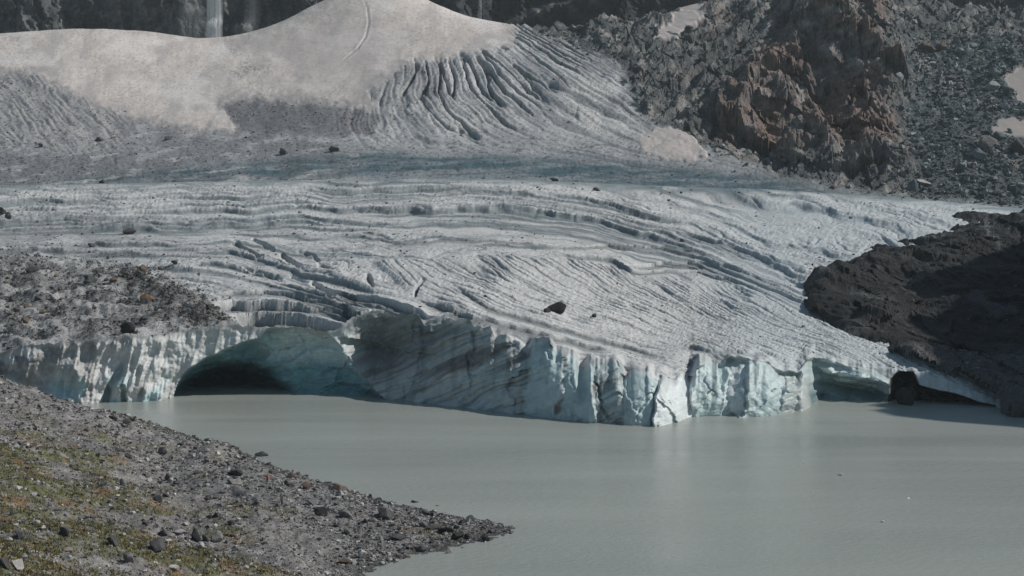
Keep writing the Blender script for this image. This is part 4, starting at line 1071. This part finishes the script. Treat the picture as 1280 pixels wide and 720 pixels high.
B = boulder
SHORE_B = 'boulders on the shore slope'
for px, py, w, h, tone, lab in [
    (293, 596, 19, 10, 'dark', 'dark rounded boulder uphill to the left of the red-jacketed person'),
    (365, 599, 15, 6, 'brown', 'flat dark brown slab to the right of the red-jacketed person'),
    (383, 612, 12, 10, 'brown', 'squat brown block downhill to the right of the red-jacketed person'),
    (341, 593, 11, 4, 'dark', 'thin dark slab directly behind the red-jacketed person'),
    (358, 607, 8, 7, 'dark', 'small dark stone between the red-jacketed person and the squat brown block'),
    (425, 614, 19, 8, 'brown', 'low wide brown boulder near the upper waterline of the spit'),
    (441, 607, 7, 6, 'black', 'small black stone on the water edge above the low wide brown boulder'),
    (401, 645, 17, 11, 'black', 'black angular boulder alone on the grey gravel flat'),
    (432, 647, 18, 9, 'grey', 'grey boulder beside the black angular one on the gravel flat'),
    (328, 573, 16, 8, 'dark', 'dark boulder at the water edge up the slope from the red-jacketed person'),
    (353, 631, 7, 13, 'grey', 'upright grey stone standing on the gravel below the person'),
    (390, 631, 18, 6, 'grey', 'long flat grey slab below the squat brown block'),
    (244, 678, 12, 16, 'black', 'tall black stone left of the pale block on the slope'),
    (271, 678, 14, 14, 'pale', 'big pale block halfway down the slope, by dark stones'),
    (252, 686, 8, 8, 'pale', 'small pale stone in front of the tall black stone'),
    (256, 678, 9, 8, 'dark', 'dark stone squeezed between the tall black stone and the pale block'),
    (453, 698, 12, 11, 'pale', 'pale pointed stone near the lower water edge of the beach'),
    (431, 706, 15, 7, 'brown', 'brown tilted slab beside the pale pointed stone'),
    (452, 717, 10, 6, 'dark', 'dark low stone in shallow water at the bottom edge of the beach'),
    (270, 647, 8, 7, 'dark', 'dark stone at the top of the furrow below the eroded bank'),
    (288, 658, 10, 7, 'dark', 'dark stone lower down the furrow below the eroded bank'),
    (482, 650, 20, 14, 'dark', 'large dark pyramid shaped boulder on the spit'),
    (470, 631, 8, 6, 'dark', 'small dark stone behind the pyramid shaped boulder'),
    (556, 668, 20, 8, 'black', 'long black flat boulder near the end of the spit'),
    (542, 662, 16, 5, 'dark', 'dark slab just behind the long black flat boulder'),
    (572, 674, 17, 8, 'black', 'black jagged boulder at the lower water edge of the spit'),
    (584, 675, 7, 6, 'black', 'small black stone touching the jagged boulder by the water'),
    (527, 659, 12, 7, 'grey', 'grey wedge shaped stone on the spit above the dark slab'),
    (498, 675, 20, 7, 'dark', 'low dark boulder on the gravel below the pyramid shaped one'),
    (527, 692, 11, 6, 'dark', 'dark stone on the lower beach near the pale stone in the water'),
    (519, 632, 9, 6, 'black', 'black stone on the upper water edge of the spit'),
    (546, 637, 9, 4, 'dark', 'flat dark stone farther along the upper water edge of the spit'),
    (588, 651, 13, 5, 'dark', 'flat dark boulder near the narrowing end of the spit'),
    (533, 646, 12, 6, 'dark', 'dark angular stone in the middle of the spit'),
    (203, 569, 12, 8, 'dark', 'dark boulder on the upper slope near the lake'),
    (160, 574, 9, 7, 'brown', 'reddish brown stone on the upper slope'),
    (210, 601, 11, 8, 'dark', 'dark boulder at the top of the eroded bank'),
    (221, 606, 10, 5, 'dark', 'flat dark stone right beside the boulder atop the eroded bank'),
    (197, 628, 11, 9, 'dark', 'dark stone beside the bare scar of gravel on the slope'),
    (153, 607, 9, 8, 'grey', 'grey-brown stone in rusty grass on the upper slope'),
    (195, 690, 21, 15, 'dark', 'large dark grey boulder in grass low on the slope'),
    (140, 683, 14, 12, 'dark', 'dark leaning boulder in grass left of the large dark grey one'),
    (80, 672, 15, 12, 'dark', 'dark cracked boulder in the middle of the mossy slope'),
    (222, 669, 18, 6, 'pale', 'pale flat slab lying above the large dark grey boulder'),
    (216, 714, 14, 7, 'pale', 'pale flat stone at the bottom of the slope'),
    (20, 713, 18, 12, 'pale', 'large pale boulder in the bottom left corner'),
    (4, 711, 14, 13, 'dark', 'dark boulder behind the large pale one in the bottom corner'),
    (159, 706, 14, 11, 'grey', 'grey boulder below the dark leaning one, near the bottom of the slope'),
    (45, 658, 10, 6, 'pale', 'small pale stone on moss at the far left'),
    (21, 613, 12, 5, 'pale', 'pale flat slab on the upper mossy slope'),
    (84, 691, 12, 7, 'pink', 'pinkish stone below the dark cracked boulder'),
    (205, 672, 10, 7, 'dark', 'dark stone at the left end of the pale flat slab'),
    (25, 673, 14, 9, 'dark', 'dark boulder beside the small pale stone at the far left'),
    (141, 526, 13, 6, 'dark', 'dark boulder on the waterside crest below the ice wall'),
    (158, 530, 10, 6, 'dark', 'smaller dark boulder right beside the one on the waterside crest')]:
    B('shore', px, py, w, h, tone, lab, SHORE_B)
B('shore', 606, 677, 11, 8, 'black', 'black boulder standing in the shallows off the spit', SHORE_B, lake_level=-.1)
B('shore', 562, 692, 9, 6, 'pale', 'pale stone standing in the water off the lower beach', SHORE_B, lake_level=-.15)
for px, py, w, h, tone, lab in [
    (161, 293, 17, 8, 'dark', 'dark block alone at the end of a long crevasse on the left ice'),
    (160, 417, 18, 14, 'black', 'black boulder perched on top of the white ice wall'),
    (182, 377, 17, 10, 'orange', 'orange-brown boulder on the moraine'),
    (112, 354, 14, 10, 'dark', 'dark tilted boulder in the middle of the moraine'),
    (68, 376, 12, 9, 'pale', 'pale rounded boulder on the moraine'),
    (40, 341, 17, 8, 'dark', 'dark wide boulder near the upper left of the moraine'),
    (218, 331, 10, 5, 'dark', 'small dark stone on white ice beyond the moraine crest'),
    (178, 341, 12, 10, 'brown', 'dark brown boulder topping the crest of the moraine'),
    (114, 309, 9, 5, 'dark', 'dark stone on grooved ice above the moraine'),
    (743, 397, 7, 5, 'black', 'small black stone to the right of the big lone boulder on the ice'),
    (746, 239, 10, 5, 'dark', 'small dark pointed stone on the far rim of the ice'),
    (692, 224, 12, 4, 'dark', 'flat dark stone on the far rim at the middle'),
    (3, 268, 9, 9, 'black', 'black boulder at the left edge of the ice'),
    (10, 276, 9, 9, 'dark', 'dark boulder just below the black one at the left edge of the ice'),
    (853, 303, 6, 4, 'dark', 'tiny dark stone on ribbed ice at the right'),
    (1016, 442, 5, 3, 'dark', 'tiny dark stone above the shaded ice hollow')]:
    B('ice', px, py, w, h, tone, lab, 'boulders lying on the glacier')
B('ice', 697, 392, 24, 14, 'black', 'big lone black boulder on the smooth grooved ice', 'boulders lying on the glacier', shape=3)
B('ice', 684, 391, 10, 6, 'black', 'low black fragment at the foot of the big lone boulder', 'boulders lying on the glacier')
B('ice', 1133, 506, 24, 30, 'black', 'dark brown rock in the hollow under the thin ice edge', 'boulders lying on the glacier', lake_level=-2.0)
for px, py, w, h, tone, lab in [
    (354, 193, 10, 9, 'dark', 'dark rock on rubbly ice below the snowfield'),
    (417, 190, 14, 8, 'dark', 'dark rock right of centre on the rubbly ice below the icefall'),
    (127, 230, 8, 6, 'dark', 'dark stone in the blue band at the left'),
    (123, 177, 11, 5, 'dark', 'flat dark stone below the gullied slope'),
    (209, 175, 10, 5, 'dark', 'flat dark stone under the lower edge of the snowfield'),
    (51, 184, 9, 5, 'dark', 'dark stone at the foot of the gullied slope'),
    (1236, 186, 26, 16, 'grey', 'large light grey boulder on the scree beside the flat snow patch'),
    (1225, 199, 22, 13, 'teal', 'bluish flat-topped boulder below the large light grey one'),
    (1252, 175, 19, 9, 'teal', 'bluish boulder in front of the flat snow patch'),
    (1276, 192, 22, 18, 'dark', 'dark boulder at the right edge of the scree'),
    (1154, 231, 21, 7, 'pale', 'pale flat slab at the foot of the scree'),
    (1141, 239, 15, 15, 'teal', 'bluish boulder left of the pale flat slab'),
    (1258, 137, 11, 10, 'paleteal', 'pale boulder between the two snow patches at the right edge'),
    (1138, 141, 9, 6, 'paleteal', 'pale stone at the left margin of the scree, upper of two'),
    (1141, 171, 9, 6, 'paleteal', 'pale stone at the left margin of the scree, lower of two'),
    (1160, 66, 22, 13, 'brown', 'dark brown crag-like boulder high on the scree'),
    (1178, 64, 13, 11, 'brown', 'brown boulder right beside the dark crag-like one'),
    (1212, 70, 14, 11, 'paleteal', 'pale bluish boulder high on the right of the scree'),
    (1135, 27, 12, 9, 'grey', 'grey boulder near the top of the scree beside the spur'),
    (1125, 101, 12, 10, 'paleteal', 'pale bluish block just right of the spur'),
    (1244, 97, 17, 12, 'teal', 'bluish boulder left of the upright snow patch'),
    (1262, 116, 17, 10, 'teal', 'bluish boulder at the foot of the upright snow patch'),
    (1242, 114, 17, 13, 'paleteal', 'pale bluish boulder below the one left of the upright snow patch'),
    (928, 191, 9, 6, 'paleteal', 'pale stone at the foot of the crags, right of the oval snow patch'),
    (936, 194, 8, 7, 'pale', 'whitish stone next to the pale one at the foot of the crags')]:
    B('back', px, py, w, h, tone, lab, 'boulders on the upper slopes')

MARKS = {'shore': [((401, 645), 'the black angular boulder on the gravel flat'), ((293, 596), 'the dark rounded boulder near the person'), ((383, 612), 'the squat brown block'), ((425, 614), 'the low wide brown boulder'),
                   ((271, 678), 'the big pale block'), ((453, 698), 'the pale pointed stone'), ((482, 650), 'the pyramid shaped boulder'), ((556, 668), 'the long black flat boulder'), ((334, 604), 'the red-jacketed person'),
                   ((572, 674), 'the black jagged boulder'), ((353, 631), 'the upright grey stone'), ((195, 690), 'the large dark boulder in grass'), ((140, 683), 'the dark leaning boulder'), ((80, 672), 'the dark cracked boulder'),
                   ((222, 669), 'the pale flat slab'), ((20, 713), 'the large pale corner boulder'), ((160, 574), 'the reddish brown stone'), ((210, 601), 'the boulder atop the eroded bank'), ((153, 607), 'the grey-brown stone in rusty grass'),
                   ((84, 691), 'the pinkish stone'), ((141, 526), 'the boulder on the waterside crest'), ((328, 573), 'the dark boulder at the water edge'), ((588, 651), 'the flat boulder near the end of the spit'), ((21, 613), 'the pale slab on the upper moss')],
         'ice': [((182, 377), 'the orange-brown boulder'), ((112, 354), 'the dark tilted boulder'), ((68, 376), 'the pale rounded boulder'), ((40, 341), 'the wide boulder at the upper left'), ((178, 341), 'the boulder topping the crest'), ((160, 417), 'the black boulder above the ice wall'), ((240, 375), 'the right end of the moraine')],
         'back': [((1236, 186), 'the large light grey boulder'), ((1225, 199), 'the flat-topped bluish boulder'), ((1154, 231), 'the pale slab at the foot'), ((1160, 66), 'the dark crag-like boulder'), ((1212, 70), 'the pale boulder high on the right'),
                  ((1125, 101), 'the pale block beside the spur'), ((1244, 97), 'the boulder left of the upright snow patch'), ((1138, 141), 'the upper pale stone at the left margin'), ((1141, 171), 'the lower pale stone at the left margin'), ((1276, 192), 'the dark boulder at the right edge')]}
_used = set()
def place_words(where, px, py, what):
    m = sorted(MARKS[where], key=lambda t: math.hypot(t[0][0] - px, t[0][1] - py))
    for far in ('', 'farther ', 'well '):
        for (mx, my), nm in m[:9]:
            dx, dy = px - mx, (py - my) * 1.4
            rel = ('right of' if dx > 0 else 'left of') if abs(dx) > abs(dy) else ('below' if dy > 0 else 'above')
            lab = f'{what} {far}{rel} {nm}'
            if lab not in _used:
                _used.add(lab); return lab
    return what
def scatter_boulders(where, n, region, wr, tones, label, group):
    k = 0; spots = []
    while k < n:
        px, py = rng.uniform(region[0], region[1]), rng.uniform(region[2], region[3])
        if where == 'shore':
            p = locate('shore', px, py)
            if p[2] < .15 or abs(py_of(p[2], p[1]) - py) > 2.5: continue
        spots.append((px, py)); k += 1
    for px, py in spots:
        w = wr[0] * (1 - rng.random() * (1 - (wr[0] / wr[1]) ** 2)) ** -.5
        B(where, px, py, w, w * rng.uniform(.45, .8), tones[rng.integers(0, len(tones))], place_words(where, px, py, label), group)
scatter_boulders('shore', 34, (420, 640, 605, 690), (5, 8), ['dark', 'black'], 'small dark stone', 'small dark stones on the spit')
scatter_boulders('shore', 30, (250, 440, 570, 700), (5, 9), ['grey'], 'small grey stone', 'small grey stones on the bare gravel')
scatter_boulders('shore', 26, (0, 300, 560, 715), (5, 9), ['pale'], 'small pale stone', 'small pale stones in the mossy slope')
scatter_boulders('shore', 26, (0, 300, 540, 715), (5, 9), ['dark'], 'small dark stone', 'small dark stones in the mossy slope')
scatter_boulders('ice', 26, (10, 230, 345, 405), (6, 11), ['dark', 'brown'], 'dark moraine rock', 'dark rocks in the moraine')
scatter_boulders('back', 34, (1140, 1275, 60, 235), (5, 9), ['teal'], 'bluish scree rock', 'bluish rocks in the scree')
scatter_boulders('back', 16, (1140, 1275, 60, 235), (5, 9), ['paleteal'], 'pale scree rock', 'pale rocks in the scree')

# ------------------------------------------------------------------ bits of ice afloat
def floe(px, py, w, h, label):
    Y = lakeY(py); u = Y / F
    v, f = rock_shape(ICO2, int(px), 8)
    v = v * np.array([w * u * .5, w * u * .35, h * u * .55]); v[:, 2] += h * u * .3
    v[:, 2] += .25 * h * u * np.sin(v[:, 0] / (w * u) * 7)
    me = mesh_from('ice_floe', v, f, M_FLOE, None, smooth=False)
    o = bpy.data.objects.new('ice_floe', me); o.location = (x_of(px, Y), Y, 0)
    put(o, label=label, cat='ice floe', group='bits of ice floating on the lake')
M_FLOE = ground_mat('floating_ice', .4, .5, attr=None, base=(.75, .8, .82), n1=2, n2=8, var=.1)
floe(1050, 594, 9, 3.0, 'largest white bit of ice floating on the lake')
floe(1102, 652.5, 7, 2.4, 'white bit of ice afloat nearest the viewer')
floe(1135, 623.5, 5, 1.8, 'small white bit of ice farthest to the right on the lake')
floe(1005, 578, 2.4, 1.8, 'tiny speck of ice farthest out, toward the ice front')
floe(1015, 615, 2.4, 1.8, 'tiny speck of ice left of the others, mid lake')

# ------------------------------------------------------------------ waterfall
def waterfall():
    m, t, b = new_mat('falling_water'); N = t.nodes; L = t.links
    b.inputs['Base Color'].default_value = (.85, .87, .88, 1); b.inputs['Roughness'].default_value = .6
    geo = N.new('ShaderNodeNewGeometry'); mp = N.new('ShaderNodeMapping'); mp.inputs['Scale'].default_value = (.6, .2, .02)
    no = N.new('ShaderNodeTexNoise'); no.inputs['Scale'].default_value = 1.0; no.inputs['Detail'].default_value = 5
    L.new(geo.outputs['Position'], mp.inputs[0]); L.new(mp.outputs[0], no.inputs['Vector'])
    mr = N.new('ShaderNodeMapRange'); mr.inputs['From Min'].default_value = .36; mr.inputs['From Max'].default_value = .66
    mr.inputs['To Min'].default_value = .2; mr.inputs['To Max'].default_value = .95
    L.new(no.outputs['Fac'], mr.inputs['Value'])
    at = N.new('ShaderNodeAttribute'); at.attribute_name = 'tone'
    mu = N.new('ShaderNodeMath'); mu.operation = 'MULTIPLY'
    L.new(mr.outputs[0], mu.inputs[0]); L.new(at.outputs['Fac'], mu.inputs[1]); L.new(mu.outputs[0], b.inputs['Alpha'])
    def fall(px_, half, n, dens, label, top=330, bot=150, name='waterfall', drift=0):
        root = None
        VV, FF, CC = [], [], []
        for i in range(n):
            off = rng.normal(0, half * .38); wdt = rng.uniform(.3, 1.0) * half * .42
            zz = np.linspace(bot, top, 36)
            Yw = np.interp(zz, fz, FY[:, int(np.argmin(abs(fpx_c - px_)))]) - 20 - rng.uniform(0, 6)
            Yw = np.minimum.accumulate(Yw[::-1])[::-1] * .5 + Yw.min() * .5
            sp = 1 + .5 * (top - zz) / (top - bot)
            xc = x_of(px_, 1580) + off * sp + drift * (top - zz) + np.cumsum(rng.normal(0, .12, 36))
            base = len(VV) * 36 * 3
            row = np.stack([np.stack([xc - wdt * sp, Yw + 1.2, zz], -1), np.stack([xc, Yw - wdt * .5, zz], -1), np.stack([xc + wdt * sp, Yw + 1.2, zz], -1)], 1)
            ci = np.zeros((36, 3, 3), np.float32); ci[:, 1] = dens; ci[:, 0] = ci[:, 2] = dens * .15
            VV.append(row.reshape(-1, 3)); CC.append(ci.reshape(-1, 3))
            idx = np.arange(36 * 3).reshape(36, 3) + base
            FF.append(np.stack([idx[:-1, :-1], idx[:-1, 1:], idx[1:, 1:], idx[1:, :-1]], -1).reshape(-1, 4))
        me = mesh_from(name, np.concatenate(VV), np.concatenate(FF), m, np.concatenate(CC))
        put(bpy.data.objects.new(name, me), label=label, cat='waterfall', group='waterfalls behind the snowfield')
    fall(271, 7.0, 70, .55, 'tall white waterfall dropping behind the dip of the snowfield')
    fall(318, 12.0, 24, .03, 'faint misty waterfall to the right of the tall white one', drift=.02)
    fall(246, 16.0, 30, .05, 'thin veil of spray to the left of the tall white waterfall')
    fall(601, 2.2, 4, .35, 'thin dim waterfall on the dark wall right of the snow crest')
fpx_c = np.arange(-140, 1400, 2.4)
waterfall()

# ------------------------------------------------------------------ person in a red jacket
def skin_mesh(name, joints, edges, radii, mat, parent, sub=2):
    me = bpy.data.meshes.new(name); me.from_pydata(joints, edges, []); me.materials.append(mat)
    o = bpy.data.objects.new(name, me); C.objects.link(o); o.parent = parent
    sk = o.modifiers.new('skin', 'SKIN')
    for i, r in enumerate(radii):
        sv_ = me.skin_vertices[0].data[i] if me.skin_vertices else None
        if sv_ is None: continue
        sv_.radius = r if isinstance(r, tuple) else (r, r)
    me.skin_vertices[0].data[0].use_root = True
    sk.use_smooth_shade = True
    ss = o.modifiers.new('sub', 'SUBSURF'); ss.levels = sub; ss.render_levels = sub
    return o
def flat_mat(name, col, rough=.8):
    m, t, b = new_mat(name); N = t.nodes; L = t.links
    n = N.new('ShaderNodeTexNoise'); n.inputs['Scale'].default_value = 9; n.inputs['Detail'].default_value = 4
    r = N.new('ShaderNodeMix'); r.data_type = 'RGBA'
    r.inputs['A'].default_value = (*[c * .8 for c in col], 1); r.inputs['B'].default_value = (*[min(1, c * 1.15) for c in col], 1)
    L.new(n.outputs['Fac'], r.inputs['Factor']); L.new(r.outputs['Result'], b.inputs['Base Color']); b.inputs['Roughness'].default_value = rough
    return m
def person():
    p = locate('shore', 334, 604)
    root = bpy.data.objects.new('person', None); root.location = (p[0], p[1], p[2]); root.rotation_euler = (0, 0, math.radians(-25))
    put(root, label='person in a bright red-orange jacket and dark trousers standing on the shore gravel', cat='person')
    skin, red, dark, hair, boot = flat_mat('skin', (.5, .32, .24)), flat_mat('red_jacket', (.85, .09, .02)), flat_mat('dark_trousers', (.03, .03, .035)), flat_mat('dark_hair', (.03, .022, .018)), flat_mat('boot', (.04, .035, .03))
    J = [(0, 0, .95), (0, -.01, 1.15), (0, 0, 1.38), (0, .02, 1.50), (0, .03, 1.57), (0, .035, 1.66), (0, .03, 1.74),
         (.10, 0, .90), (.12, .06, .50), (.12, -.02, .10), (.12, .13, .03), (-.10, 0, .90), (-.12, .02, .50), (-.12, -.08, .10), (-.12, .08, .03),
         (.18, 0, 1.42), (.25, -.02, 1.16), (.24, .10, .93), (-.18, 0, 1.42), (-.25, 0, 1.16), (-.25, .08, .92)]
    Rr = [(.15, .11), (.13, .10), (.15, .10), .055, .055, (.075, .09), (.07, .085), .09, .06, .042, .038, .09, .06, .042, .038, .06, .045, .03, .06, .045, .03]
    E = [(0, 1), (1, 2), (2, 3), (3, 4), (4, 5), (5, 6), (0, 7), (7, 8), (8, 9), (9, 10), (0, 11), (11, 12), (12, 13), (13, 14), (2, 15), (15, 16), (16, 17), (2, 18), (18, 19), (19, 20)]
    for sgn_, wr_ in ((1, 17), (-1, 20)):
        bx, by, bz = J[wr_]
        J.append((bx, by + .03, bz - .06)); Rr.append((.034, .018)); E.append((wr_, len(J) - 1)); palm = len(J) - 1
        for q, (ox, ln_) in enumerate(((-.027, .066), (-.009, .076), (.009, .072), (.027, .056))):
            J.append((bx + ox * .6, by + .045 + ox, bz - .10)); Rr.append(.009); E.append((palm, len(J) - 1))
            J.append((bx + ox * .6 - sgn_ * .012, by + .055 + ox, bz - .10 - ln_)); Rr.append(.008); E.append((len(J) - 2, len(J) - 1))
        J.append((bx - sgn_ * .02, by + .07, bz - .09)); Rr.append(.010); E.append((palm, len(J) - 1))
    skin_mesh('body', J, E, Rr, skin, root)
    skin_mesh('jacket', [(0, 0, .82), (0, 0, 1.15), (0, 0, 1.38), (0, .02, 1.49), (.19, 0, 1.43), (.265, -.02, 1.16), (.25, .09, .96), (-.19, 0, 1.43), (-.265, 0, 1.16), (-.26, .07, .95)],
              [(0, 1), (1, 2), (2, 3), (2, 4), (4, 5), (5, 6), (2, 7), (7, 8), (8, 9)], [(.24, .18), (.22, .18), (.22, .17), .09, .10, .085, .06, .10, .085, .06], red, root)
    skin_mesh('trousers', [(0, 0, .93), (.10, 0, .86), (.12, .06, .50), (.12, -.02, .12), (-.10, 0, .86), (-.12, .02, .50), (-.12, -.08, .12)], [(0, 1), (1, 2), (2, 3), (0, 4), (4, 5), (5, 6)], [(.165, .125), .11, .085, .065, .11, .085, .065], dark, root)
    for sx_, y0_ in ((.12, -.03), (-.12, -.09)):
        skin_mesh('boot', [(sx_, y0_, .14), (sx_, y0_ + .02, .05), (sx_, y0_ + .18, .04)], [(0, 1), (1, 2)], [.065, .065, .05], boot, root)
    skin_mesh('hair', [(0, -.02, 1.64), (0, 0, 1.73), (0, .05, 1.79)], [(0, 1), (1, 2)], [.085, (.095, .10), .07], hair, root)
    for sx_ in (-.033, .033):
        skin_mesh('eye', [(sx_, .128, 1.685), (sx_, .134, 1.687)], [(0, 1)], [.011, .009], hair, root, 1)
        skin_mesh('ear', [(sx_ * 2.6, .035, 1.69), (sx_ * 2.8, .03, 1.66)], [(0, 1)], [.016, .014], skin, root, 1)
    skin_mesh('nose', [(0, .12, 1.68), (0, .142, 1.655)], [(0, 1)], [.012, .016], skin, root, 1)
    skin_mesh('mouth', [(-.025, .122, 1.615), (.025, .122, 1.615)], [(0, 1)], [.008, .008], flat_mat('lips', (.4, .18, .15)), root, 1)
person()

# ------------------------------------------------------------------ air: thin haze over the whole valley
def haze():
    x0_, x1_, y0_, y1_, z0_, z1_ = -1600.0, 1600.0, -400.0, 1900.0, -9.0, 480.0
    me = bpy.data.meshes.new('haze')
    v = [(x, y, z) for x in (x0_, x1_) for y in (y0_, y1_) for z in (z0_, z1_)]
    me.from_pydata(v, [], [(0, 1, 3, 2), (4, 6, 7, 5), (0, 4, 5, 1), (2, 3, 7, 6), (0, 2, 6, 4), (1, 5, 7, 3)])
    m = bpy.data.materials.new('thin_haze'); m.use_nodes = True
    t = m.node_tree; t.nodes.clear()
    o_ = t.nodes.new('ShaderNodeOutputMaterial'); p_ = t.nodes.new('ShaderNodeVolumePrincipled')
    p_.inputs['Color'].default_value = (.78, .88, .93, 1); p_.inputs['Density'].default_value = 0.00006; p_.inputs['Anisotropy'].default_value = 0.1
    t.links.new(p_.outputs[0], o_.inputs['Volume'])
    me.materials.append(m)
    put(bpy.data.objects.new('haze', me), kind='stuff')
haze()
